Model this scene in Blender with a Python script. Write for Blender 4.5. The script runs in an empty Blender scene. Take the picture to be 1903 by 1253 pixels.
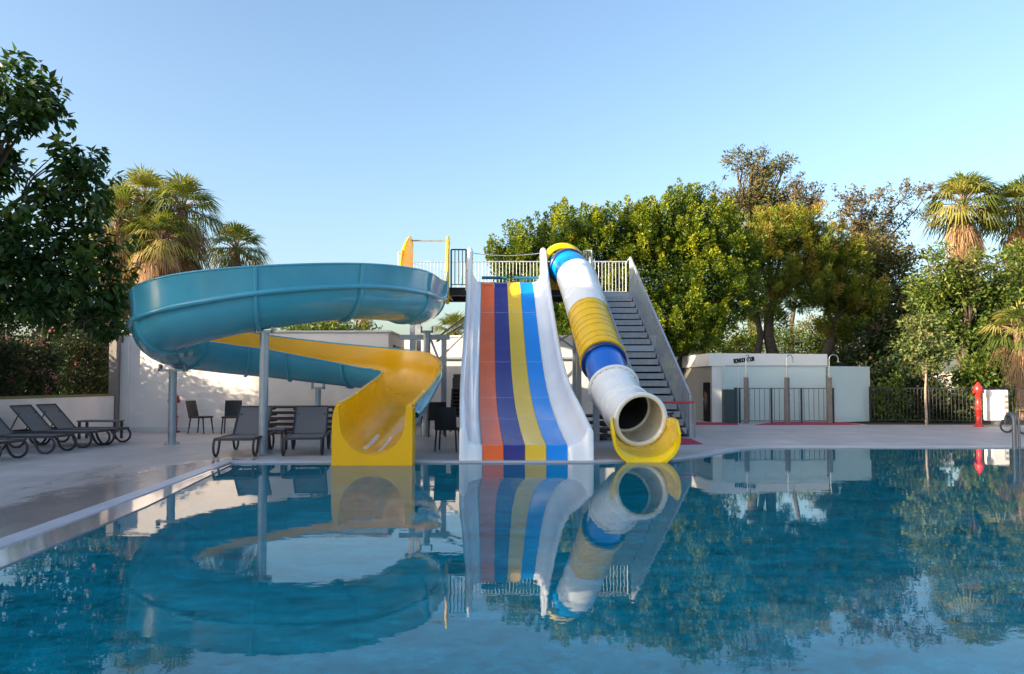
import bpy, math, random
import numpy as np
from mathutils import Vector, Matrix
from mathutils.geometry import tessellate_polygon

random.seed(7)
RNG = np.random.default_rng(11)
S = bpy.context.scene
COL = S.collection
R = math.radians
W, H, F = 1903.0, 1253.0, 1374.0

# ---------------------------------------------------------------- camera
CAM_H, PITCH, SH = 1.38, R(2.0), 37.5
cam = bpy.data.objects.new("camera", bpy.data.cameras.new("camera"))
COL.objects.link(cam)
cam.location = (0, 0, CAM_H)
cam.rotation_euler = (R(90) + PITCH, 0, 0)
cam.data.sensor_width = 36
cam.data.lens = F * 36 / W
cam.data.shift_y = SH / W
cam.data.clip_start, cam.data.clip_end = 0.05, 2000
S.camera = cam

# ---------------------------------------------------------------- light
SUN_EL = R(14.0)
SUN_FROM = Vector((-0.90, -0.44, 0)).normalized()      # horizontal direction towards the sun
world = bpy.data.worlds.new("World")
S.world = world
world.use_nodes = True
nt = world.node_tree
bg = nt.nodes["Background"]
sky = nt.nodes.new("ShaderNodeTexSky")
sky.sky_type = 'NISHITA'
sky.sun_disc = False
sky.sun_elevation = SUN_EL
sky.sun_rotation = math.atan2(SUN_FROM.x, SUN_FROM.y)
sky.air_density, sky.dust_density, sky.ozone_density = 1.10, 3.0, 2.4
nt.links.new(sky.outputs[0], bg.inputs[0])
bg.inputs[1].default_value = 0.15
sun = bpy.data.objects.new("sun", bpy.data.lights.new("sun", 'SUN'))
COL.objects.link(sun)
sun.data.energy = 5.0
sun.data.angle = R(0.6)
sun.data.color = (1.0, 0.84, 0.60)
sdir = Vector((SUN_FROM.x * math.cos(SUN_EL), SUN_FROM.y * math.cos(SUN_EL), math.sin(SUN_EL)))
sun.rotation_euler = sdir.to_track_quat('Z', 'Y').to_euler()
S.view_settings.view_transform = 'Standard'
S.view_settings.look = 'None'
S.view_settings.exposure = 1.40
S.view_settings.gamma = 1.0
S.cycles.max_bounces = 8
S.cycles.transparent_max_bounces = 12
S.cycles.use_denoising = True

# ---------------------------------------------------------------- mapping: photo pixel -> world
_c, _s = math.cos(PITCH), math.sin(PITCH)
def at(px, py, Y):
    u = (px - 951.5) / F
    v = (626.5 + SH - py) / F
    t = Y / (_c - _s * v)
    return Vector((u * t, Y, CAM_H + (_s + _c * v) * t))
DECK = 0.03
def on(px, py, z=DECK):
    u = (px - 951.5) / F
    v = (626.5 + SH - py) / F
    t = (z - CAM_H) / (_s + _c * v)
    return Vector((u * t, (_c - _s * v) * t, z))

# ---------------------------------------------------------------- materials
def principled(name):
    m = bpy.data.materials.new(name)
    m.use_nodes = True
    return m, m.node_tree, m.node_tree.nodes["Principled BSDF"]

def paint(name, col, rough=0.5, metal=0.0, coat=0.0, var=0.06, scale=3.0, bump=0.0, bscale=40.0, spec=0.5, dirt=None, dirt_amt=0.3, dirt_scale=2.0):
    m, t, b = principled(name)
    N, L = t.nodes, t.links
    b.inputs["Metallic"].default_value = metal
    b.inputs["Coat Weight"].default_value = coat
    b.inputs["Coat Roughness"].default_value = 0.08
    b.inputs["Specular IOR Level"].default_value = spec
    tc = N.new("ShaderNodeTexCoord")
    no = N.new("ShaderNodeTexNoise"); no.inputs["Scale"].default_value = scale; no.inputs["Detail"].default_value = 6
    L.new(tc.outputs["Object"], no.inputs["Vector"])
    cr = N.new("ShaderNodeMapRange")
    cr.inputs["From Min"].default_value = 0.3; cr.inputs["From Max"].default_value = 0.7
    cr.inputs["To Min"].default_value = 1 - var; cr.inputs["To Max"].default_value = 1 + var
    L.new(no.outputs["Fac"], cr.inputs["Value"])
    mul = N.new("ShaderNodeVectorMath"); mul.operation = 'SCALE'
    mul.inputs[0].default_value = col[:3]
    L.new(cr.outputs[0], mul.inputs["Scale"])
    out = mul.outputs[0]
    if dirt:
        n2 = N.new("ShaderNodeTexNoise"); n2.inputs["Scale"].default_value = dirt_scale; n2.inputs["Detail"].default_value = 9; n2.inputs["Roughness"].default_value = 0.7
        L.new(tc.outputs["Object"], n2.inputs["Vector"])
        r2 = N.new("ShaderNodeMapRange"); r2.inputs["From Min"].default_value = 0.5; r2.inputs["From Max"].default_value = 0.8; r2.inputs["To Max"].default_value = dirt_amt
        L.new(n2.outputs["Fac"], r2.inputs["Value"])
        mx = N.new("ShaderNodeMix"); mx.data_type = 'RGBA'
        L.new(r2.outputs[0], mx.inputs["Factor"]); L.new(out, mx.inputs["A"]); mx.inputs["B"].default_value = (*dirt, 1)
        out = mx.outputs["Result"]
    L.new(out, b.inputs["Base Color"])
    rr = N.new("ShaderNodeMapRange")
    rr.inputs["From Min"].default_value = 0.3; rr.inputs["From Max"].default_value = 0.7
    rr.inputs["To Min"].default_value = max(0.02, rough * 0.8); rr.inputs["To Max"].default_value = min(1, rough * 1.25)
    L.new(no.outputs["Fac"], rr.inputs["Value"]); L.new(rr.outputs[0], b.inputs["Roughness"])
    if bump:
        nb = N.new("ShaderNodeTexNoise"); nb.inputs["Scale"].default_value = bscale; nb.inputs["Detail"].default_value = 5
        L.new(tc.outputs["Object"], nb.inputs["Vector"])
        bp = N.new("ShaderNodeBump"); bp.inputs["Strength"].default_value = bump; bp.inputs["Distance"].default_value = 0.01
        L.new(nb.outputs["Fac"], bp.inputs["Height"]); L.new(bp.outputs[0], b.inputs["Normal"])
    return m

def leafmat(name, cols, trans=0.35, rough=0.45):
    """colours picked per leaf through the mesh attribute 'rnd'"""
    m, t, b = principled(name)
    N, L = t.nodes, t.links
    a = N.new("ShaderNodeAttribute"); a.attribute_name = "rnd"
    cr = N.new("ShaderNodeValToRGB")
    cr.color_ramp.elements[0].position = 0; cr.color_ramp.elements[0].color = (*cols[0], 1)
    cr.color_ramp.elements[1].position = 1; cr.color_ramp.elements[1].color = (*cols[-1], 1)
    for i, c in enumerate(cols[1:-1]):
        e = cr.color_ramp.elements.new((i + 1) / (len(cols) - 1)); e.color = (*c, 1)
    L.new(a.outputs["Fac"], cr.inputs[0])
    L.new(cr.outputs[0], b.inputs["Base Color"])
    b.inputs["Roughness"].default_value = rough
    b.inputs["Specular IOR Level"].default_value = 0.3
    tr = N.new("ShaderNodeBsdfTranslucent")
    sc = N.new("ShaderNodeVectorMath"); sc.operation = 'MULTIPLY'; sc.inputs[1].default_value = (1.25, 1.35, 0.6)
    L.new(cr.outputs[0], sc.inputs[0]); L.new(sc.outputs[0], tr.inputs["Color"])
    mx = N.new("ShaderNodeMixShader"); mx.inputs[0].default_value = trans
    L.new(b.outputs[0], mx.inputs[1]); L.new(tr.outputs[0], mx.inputs[2])
    L.new(mx.outputs[0], t.nodes["Material Output"].inputs[0])
    return m

M = {}
M['teal'] = paint('teal fibreglass', (0.07, 0.38, 0.50), 0.2, coat=0.3, var=0.10, scale=1.2, dirt=(0.12, 0.38, 0.44), dirt_amt=0.35, dirt_scale=1.6)
M['yellow'] = paint('yellow fibreglass', (0.90, 0.46, 0.0), 0.25, coat=0.15, spec=0.3, var=0.05, scale=1.5)
M['lemon'] = paint('bright yellow fibreglass', (0.92, 0.60, 0.0), 0.28, coat=0.05, spec=0.3, var=0.04, scale=2)
M['ribyellow'] = paint('ribbed yellow plastic', (0.90, 0.53, 0.005), 0.3, coat=0.1, spec=0.35, var=0.06, scale=4)
M['ribdark'] = paint('dark yellow seam', (0.35, 0.19, 0.01), 0.5)
M['white'] = paint('white fibreglass', (0.84, 0.84, 0.86), 0.22, coat=0.4, var=0.05, scale=1.2, dirt=(0.62, 0.66, 0.72), dirt_amt=0.5, dirt_scale=1.5)
M['tubewhite'] = paint('white tube fibreglass', (0.85, 0.84, 0.82), 0.25, coat=0.3, var=0.04, scale=2, dirt=(0.60, 0.54, 0.46), dirt_amt=0.15)
M['tubein'] = paint('cream tube lining', (0.62, 0.56, 0.45), 0.3, coat=0.2, var=0.04)
M['orange'] = paint('orange lane', (0.85, 0.13, 0.015), 0.22, coat=0.12, spec=0.35, var=0.05, scale=2, dirt=(0.75, 0.25, 0.12), dirt_amt=0.2)
M['navy'] = paint('navy lane', (0.035, 0.03, 0.20), 0.22, coat=0.12, spec=0.35, var=0.06, scale=2, dirt=(0.08, 0.07, 0.26), dirt_amt=0.4)
M['gold'] = paint('gold lane', (0.80, 0.50, 0.02), 0.22, coat=0.12, spec=0.35, var=0.05, scale=2, dirt=(0.78, 0.58, 0.15), dirt_amt=0.3)
M['azure'] = paint('azure lane', (0.005, 0.25, 0.75), 0.22, coat=0.12, spec=0.35, var=0.05, scale=2)
M['blue'] = paint('blue tube', (0.005, 0.13, 0.58), 0.14, coat=0.5, var=0.05, scale=2)
M['darkblue'] = paint('dark blue ring', (0.01, 0.035, 0.16), 0.25, coat=0.3)
M['skyblue'] = paint('light blue tube', (0.0, 0.22, 0.55), 0.2, coat=0.2)
M['tealbar'] = paint('teal foam bar', (0.01, 0.11, 0.17), 0.45)
M['galv'] = paint('galvanised steel', (0.36, 0.39, 0.43), 0.42, metal=0.55, var=0.10, scale=6, bump=0.15)
M['stair'] = paint('galvanised stair steel', (0.44, 0.46, 0.50), 0.5, metal=0.35, var=0.10, scale=5)
M['tread'] = paint('grating tread steel', (0.42, 0.42, 0.43), 0.6, metal=0.0, var=0.15, scale=9, bump=0.4, bscale=90)
M['darksteel'] = paint('dark platform steel', (0.045, 0.045, 0.055), 0.5, metal=0.3)
M['stucco'] = paint('white stucco', (0.88, 0.78, 0.73), 0.85, var=0.05, scale=1.2, bump=0.35, bscale=60, spec=0.2, dirt=(0.46, 0.42, 0.40), dirt_amt=0.35, dirt_scale=1.1)
M['stucco2'] = paint('off white stucco', (0.72, 0.68, 0.64), 0.85, var=0.06, scale=1.0, bump=0.35, bscale=60, spec=0.2, dirt=(0.36, 0.33, 0.30), dirt_amt=0.4, dirt_scale=0.9)
M['beige'] = paint('beige pilaster', (0.26, 0.22, 0.20), 0.8, bump=0.3)
M['renderwhite'] = paint('white render', (0.88, 0.82, 0.76), 0.75, var=0.03, scale=1.0, bump=0.2, bscale=70, spec=0.2, dirt=(0.55, 0.52, 0.50), dirt_amt=0.25)
M['bronze'] = paint('dark bronze', (0.010, 0.008, 0.008), 0.8, spec=0.1)
M['sling'] = paint('taupe sling fabric', (0.17, 0.15, 0.15), 0.75, var=0.08, scale=30, bump=0.3, bscale=220)
M['lframe'] = paint('dark lounger frame', (0.045, 0.04, 0.042), 0.4, var=0.1)
M['black'] = paint('black rattan', (0.018, 0.018, 0.022), 0.5, var=0.2, scale=30, bump=0.6, bscale=140)
M['red'] = paint('red enamel', (0.62, 0.03, 0.02), 0.35, coat=0.3, var=0.08)
M['redmat'] = paint('red rubber mat', (0.42, 0.02, 0.06), 0.8, var=0.1, scale=8, bump=0.4, bscale=150)
M['cabinet'] = paint('dark green cabinet', (0.02, 0.045, 0.055), 0.4, var=0.1)
M['stonepost'] = paint('brown stone post', (0.20, 0.17, 0.15), 0.8, var=0.25, scale=12, bump=0.5)
M['chrome'] = paint('brushed steel', (0.62, 0.62, 0.62), 0.22, metal=1.0, var=0.05)
M['whitebox'] = paint('white cabinet', (0.80, 0.78, 0.74), 0.5, var=0.04, dirt=(0.5, 0.4, 0.3), dirt_amt=0.3)
M['rail'] = paint('dull steel rail', (0.16, 0.16, 0.17), 0.4, metal=0.5)
M['greyplastic'] = paint('grey plastic', (0.30, 0.29, 0.29), 0.6)
M['gatebar'] = paint('grey fence steel', (0.10, 0.105, 0.11), 0.5)
M['fence'] = paint('black fence steel', (0.03, 0.03, 0.035), 0.5, metal=0.2)
M['bark'] = paint('bark', (0.10, 0.075, 0.055), 0.9, var=0.35, scale=9, bump=0.9, bscale=25, spec=0.1)
M['palebark'] = paint('pale bark', (0.30, 0.24, 0.18), 0.9, var=0.3, scale=12, bump=0.6, bscale=30, spec=0.1)
M['palmbark'] = paint('palm trunk', (0.24, 0.15, 0.10), 0.9, var=0.35, scale=8, bump=1.0, bscale=20, spec=0.1)
M['soil'] = paint('garden soil', (0.07, 0.055, 0.035), 0.95, var=0.3, scale=0.5, bump=0.6, bscale=4, spec=0.1, dirt=(0.06, 0.09, 0.03), dirt_amt=0.8, dirt_scale=0.35)
M['capwood'] = paint('yellowish wall cap', (0.22, 0.17, 0.06), 0.7)
M['unseen'] = paint('hotel render', (0.80, 0.76, 0.70), 0.85)
M['hglass'] = paint('hotel window', (0.05, 0.06, 0.07), 0.1)
M['label'] = paint('printed notice', (0.35, 0.22, 0.18), 0.6, var=0.4, scale=20)

M['leafdark'] = leafmat('broad dark leaf', [(0.024, 0.055, 0.016), (0.045, 0.095, 0.022), (0.075, 0.13, 0.03), (0.15, 0.20, 0.035)], 0.22, 0.35)
M['leafficus'] = leafmat('ficus leaf', [(0.03, 0.065, 0.010), (0.08, 0.13, 0.014), (0.18, 0.225, 0.015), (0.34, 0.34, 0.02)], 0.3, 0.4)
M['leafpine'] = leafmat('yellow green needle', [(0.07, 0.11, 0.015), (0.16, 0.20, 0.02), (0.28, 0.27, 0.03), (0.34, 0.19, 0.05)], 0.3, 0.6)
M['leafbrown'] = leafmat('brownish leaf', [(0.06, 0.055, 0.035), (0.12, 0.095, 0.05), (0.14, 0.12, 0.05), (0.20, 0.14, 0.09)], 0.3, 0.7)
M['leafolive'] = leafmat('olive leaf', [(0.05, 0.06, 0.02), (0.10, 0.11, 0.03), (0.15, 0.13, 0.04), (0.19, 0.13, 0.06)], 0.3, 0.7)
M['leafmid'] = leafmat('mid green leaf', [(0.03, 0.06, 0.015), (0.07, 0.12, 0.02), (0.13, 0.18, 0.028), (0.24, 0.25, 0.045)], 0.35, 0.45)
M['leafyoung'] = leafmat('young leaf', [(0.06, 0.10, 0.03), (0.12, 0.17, 0.05), (0.20, 0.22, 0.07), (0.30, 0.26, 0.12)], 0.35, 0.5)
M['leafhedge'] = leafmat('hedge leaf', [(0.012, 0.025, 0.010), (0.022, 0.05, 0.015), (0.05, 0.07, 0.02), (0.10, 0.05, 0.04)], 0.2, 0.5)
M['petal'] = leafmat('pink petal', [(0.45, 0.08, 0.20), (0.60, 0.16, 0.32), (0.65, 0.28, 0.40)], 0.3, 0.6)
M['frond'] = leafmat('fan palm frond', [(0.06, 0.09, 0.02), (0.13, 0.16, 0.028), (0.22, 0.23, 0.045), (0.32, 0.26, 0.08)], 0.3, 0.45)
M['deadfrond'] = leafmat('dry palm frond', [(0.17, 0.10, 0.06), (0.30, 0.18, 0.10), (0.42, 0.26, 0.15), (0.34, 0.25, 0.12)], 0.2, 0.8)

# glass: pale, partly see-through
m, t, b = principled('frosted glass')
b.inputs["Base Color"].default_value = (0.78, 0.86, 0.86, 1); b.inputs["Roughness"].default_value = 0.08
tr = t.nodes.new("ShaderNodeBsdfTransparent"); tr.inputs[0].default_value = (0.90, 0.96, 0.96, 1)
mx = t.nodes.new("ShaderNodeMixShader"); mx.inputs[0].default_value = 0.16
t.links.new(tr.outputs[0], mx.inputs[1]); t.links.new(b.outputs[0], mx.inputs[2])
t.links.new(mx.outputs[0], t.nodes["Material Output"].inputs[0])
M['glass'] = m
m2 = m.copy(); m2.name = 'milky glass'
for n_ in m2.node_tree.nodes:
    if n_.type == 'MIX_SHADER': n_.inputs[0].default_value = 0.68
    if n_.type == 'BSDF_PRINCIPLED': n_.inputs['Base Color'].default_value = (0.74, 0.84, 0.82, 1)
M['milky'] = m2

# deck: pale grey-mauve stone slabs, wet in patches near the pool
m, t, b = principled('stone deck')
N, L = t.nodes, t.links
tc = N.new("ShaderNodeTexCoord")
br = N.new("ShaderNodeTexBrick"); br.inputs["Scale"].default_value = 1.0
br.inputs["Brick Width"].default_value = 1.2; br.inputs["Row Height"].default_value = 0.6
br.inputs["Mortar Size"].default_value = 0.006; br.inputs["Mortar Smooth"].default_value = 0.3
br.inputs["Color1"].default_value = (0.45, 0.38, 0.36, 1); br.inputs["Color2"].default_value = (0.50, 0.43, 0.41, 1)
br.inputs["Mortar"].default_value = (0.30, 0.27, 0.27, 1)
L.new(tc.outputs["Object"], br.inputs["Vector"])
n1 = N.new("ShaderNodeTexNoise"); n1.inputs["Scale"].default_value = 0.9; n1.inputs["Detail"].default_value = 8; n1.inputs["Roughness"].default_value = 0.65
mp = N.new("ShaderNodeMapping"); mp.inputs["Scale"].default_value = (1.0, 0.45, 1)
L.new(tc.outputs["Object"], mp.inputs[0]); L.new(mp.outputs[0], n1.inputs["Vector"])
r1 = N.new("ShaderNodeMapRange"); r1.inputs["From Min"].default_value = 0.3; r1.inputs["From Max"].default_value = 0.7; r1.inputs["To Min"].default_value = 0.80; r1.inputs["To Max"].default_value = 1.15
L.new(n1.outputs["Fac"], r1.inputs["Value"])
sc = N.new("ShaderNodeVectorMath"); sc.operation = 'SCALE'
L.new(br.outputs["Color"], sc.inputs[0]); L.new(r1.outputs[0], sc.inputs["Scale"])
# wet patch mask: noise, strongest on the left terrace near the pool
sep = N.new("ShaderNodeSeparateXYZ"); L.new(tc.outputs["Object"], sep.inputs[0])
mr = N.new("ShaderNodeMapRange"); mr.inputs["From Min"].default_value = -8.0; mr.inputs["From Max"].default_value = -4.6; mr.inputs["To Min"].default_value = -0.25; mr.inputs["To Max"].default_value = 0.22
L.new(sep.outputs[0], mr.inputs["Value"])
mr2 = N.new("ShaderNodeMapRange"); mr2.inputs["From Min"].default_value = 15.5; mr2.inputs["From Max"].default_value = 12.0; mr2.inputs["To Min"].default_value = -0.3; mr2.inputs["To Max"].default_value = 0.02
L.new(sep.outputs[1], mr2.inputs["Value"])
ad = N.new("ShaderNodeMath"); L.new(mr.outputs[0], ad.inputs[0]); L.new(mr2.outputs[0], ad.inputs[1])
ad2 = N.new("ShaderNodeMath"); L.new(ad.outputs[0], ad2.inputs[0]); L.new(n1.outputs["Fac"], ad2.inputs[1])
mr3 = N.new("ShaderNodeMapRange"); mr3.inputs["From Min"].default_value = -4.6; mr3.inputs["From Max"].default_value = -3.9; mr3.inputs["To Min"].default_value = 0.0; mr3.inputs["To Max"].default_value = -0.6
L.new(sep.outputs[0], mr3.inputs["Value"])
ad3 = N.new("ShaderNodeMath"); L.new(ad2.outputs[0], ad3.inputs[0]); L.new(mr3.outputs[0], ad3.inputs[1])
wet = N.new("ShaderNodeMapRange"); wet.inputs["From Min"].default_value = 0.40; wet.inputs["From Max"].default_value = 0.68; wet.interpolation_type = 'SMOOTHSTEP'
L.new(ad3.outputs[0], wet.inputs["Value"])
dk = N.new("ShaderNodeMix"); dk.data_type = 'RGBA'; dk.blend_type = 'MULTIPLY'
L.new(wet.outputs[0], dk.inputs["Factor"]); L.new(sc.outputs[0], dk.inputs["A"]); dk.inputs["B"].default_value = (0.62, 0.60, 0.60, 1)
L.new(dk.outputs["Result"], b.inputs["Base Color"])
rg = N.new("ShaderNodeMapRange"); rg.inputs["To Min"].default_value = 0.55; rg.inputs["To Max"].default_value = 0.12
L.new(wet.outputs[0], rg.inputs["Value"]); L.new(rg.outputs[0], b.inputs["Roughness"])
bp = N.new("ShaderNodeBump"); bp.inputs["Strength"].default_value = 0.15; bp.inputs["Distance"].default_value = 0.004
n3 = N.new("ShaderNodeTexNoise"); n3.inputs["Scale"].default_value = 30; L.new(tc.outputs["Object"], n3.inputs["Vector"])
L.new(n3.outputs["Fac"], bp.inputs["Height"]); L.new(bp.outputs[0], b.inputs["Normal"])
M['deck'] = m
M['coping'] = paint('pale coping', (0.50, 0.49, 0.54), 0.35, var=0.06, scale=2, bump=0.1)
M['ledge'] = paint('wet overflow ledge', (0.32, 0.28, 0.31), 0.07, coat=0.6, var=0.1, scale=2)

# pool mosaic
m, t, b = principled('pool mosaic')
N, L = t.nodes, t.links
tc = N.new("ShaderNodeTexCoord")
n1 = N.new("ShaderNodeTexNoise"); n1.inputs["Scale"].default_value = 1.1; n1.inputs["Detail"].default_value = 9; n1.inputs["Roughness"].default_value = 0.7
L.new(tc.outputs["Object"], n1.inputs["Vector"])
cr = N.new("ShaderNodeValToRGB")
cr.color_ramp.elements[0].position = 0.32; cr.color_ramp.elements[0].color = (0.008, 0.38, 0.42, 1)
cr.color_ramp.elements[1].position = 0.70; cr.color_ramp.elements[1].color = (0.04, 0.56, 0.60, 1)
L.new(n1.outputs["Fac"], cr.inputs[0])
vo = N.new("ShaderNodeTexVoronoi"); vo.inputs["Scale"].default_value = 7
L.new(tc.outputs["Object"], vo.inputs["Vector"])
mm = N.new("ShaderNodeMix"); mm.data_type = 'RGBA'; mm.blend_type = 'MULTIPLY'; mm.inputs["Factor"].default_value = 0.35
L.new(cr.outputs[0], mm.inputs["A"]); L.new(vo.outputs["Color"], mm.inputs["B"])
L.new(mm.outputs["Result"], b.inputs["Base Color"]); b.inputs["Roughness"].default_value = 0.6
M['mosaic'] = m

# water: mirror by fresnel over a tinted see-through body
m = bpy.data.materials.new('pool water'); m.use_nodes = True
t = m.node_tree; N, L = t.nodes, t.links
N.remove(N["Principled BSDF"])
tc = N.new("ShaderNodeTexCoord")
h = None
for scl, amp, sx in ((0.9, 0.40, 1.0), (3.2, 0.26, 1.6), (9.0, 0.12, 1.3)):
    mp = N.new("ShaderNodeMapping"); mp.inputs["Scale"].default_value = (scl / sx, scl, scl)
    L.new(tc.outputs["Object"], mp.inputs[0])
    no = N.new("ShaderNodeTexNoise"); no.inputs["Scale"].default_value = 1; no.inputs["Detail"].default_value = 2
    L.new(mp.outputs[0], no.inputs["Vector"])
    mu = N.new("ShaderNodeMath"); mu.operation = 'MULTIPLY'; mu.inputs[1].default_value = amp
    L.new(no.outputs["Fac"], mu.inputs[0])
    if h is None: h = mu
    else:
        a_ = N.new("ShaderNodeMath"); L.new(h.outputs[0], a_.inputs[0]); L.new(mu.outputs[0], a_.inputs[1]); h = a_
bp = N.new("ShaderNodeBump"); bp.inputs["Strength"].default_value = 1.0; bp.inputs["Distance"].default_value = 0.0022
L.new(h.outputs[0], bp.inputs["Height"])
fr = N.new("ShaderNodeFresnel"); fr.inputs[0].default_value = 1.46; L.new(bp.outputs[0], fr.inputs["Normal"])
gl = N.new("ShaderNodeBsdfGlossy"); gl.inputs["Roughness"].default_value = 0.012; L.new(bp.outputs[0], gl.inputs["Normal"])
tr = N.new("ShaderNodeBsdfTransparent"); tr.inputs[0].default_value = (0.52, 0.90, 0.96, 1)
mx = N.new("ShaderNodeMixShader")
# light scattered back by the water itself, over what shows of the mosaic
df = N.new("ShaderNodeBsdfDiffuse")
mp = N.new("ShaderNodeMapping"); mp.inputs["Scale"].default_value = (0.7, 1.6, 1); L.new(tc.outputs["Object"], mp.inputs[0])
nn = N.new("ShaderNodeTexNoise"); nn.inputs["Scale"].default_value = 2.2; nn.inputs["Detail"].default_value = 10; nn.inputs["Roughness"].default_value = 0.75
L.new(mp.outputs[0], nn.inputs["Vector"])
cr = N.new("ShaderNodeValToRGB")
cr.color_ramp.elements[0].position = 0.30; cr.color_ramp.elements[0].color = (0.002, 0.115, 0.150, 1)
cr.color_ramp.elements[1].position = 0.70; cr.color_ramp.elements[1].color = (0.008, 0.34, 0.47, 1)
vv = N.new("ShaderNodeTexVoronoi"); vv.inputs["Scale"].default_value = 14; L.new(tc.outputs["Object"], vv.inputs["Vector"])
vs_ = N.new("ShaderNodeSeparateColor"); L.new(vv.outputs["Color"], vs_.inputs[0])
vm = N.new("ShaderNodeMapRange"); vm.inputs["To Min"].default_value = -0.07; vm.inputs["To Max"].default_value = 0.07; L.new(vs_.outputs[0], vm.inputs["Value"])
va = N.new("ShaderNodeMath"); L.new(nn.outputs["Fac"], va.inputs[0]); L.new(vm.outputs[0], va.inputs[1])
L.new(va.outputs[0], cr.inputs[0]); L.new(cr.outputs[0], df.inputs[0])
bd_ = N.new("ShaderNodeMixShader"); bd_.inputs[0].default_value = 0.66
L.new(tr.outputs[0], bd_.inputs[1]); L.new(df.outputs[0], bd_.inputs[2])
L.new(fr.outputs[0], mx.inputs[0]); L.new(bd_.outputs[0], mx.inputs[1]); L.new(gl.outputs[0], mx.inputs[2])
L.new(mx.outputs[0], N["Material Output"].inputs[0])
M['water'] = m

# ---------------------------------------------------------------- object helpers
def tag(o, label=None, cat=None, group=None, kind=None):
    if label: o["label"] = label
    if cat: o["category"] = cat
    if group: o["group"] = group
    if kind: o["kind"] = kind
    return o

def thing(name, label, cat, loc=(0, 0, 0), rz=0.0, group=None):
    o = bpy.data.objects.new(name, None)
    o.empty_display_size = 0.2
    COL.objects.link(o)
    o.location = loc
    o.rotation_euler = (0, 0, rz)
    return tag(o, label, cat, group)

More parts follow.
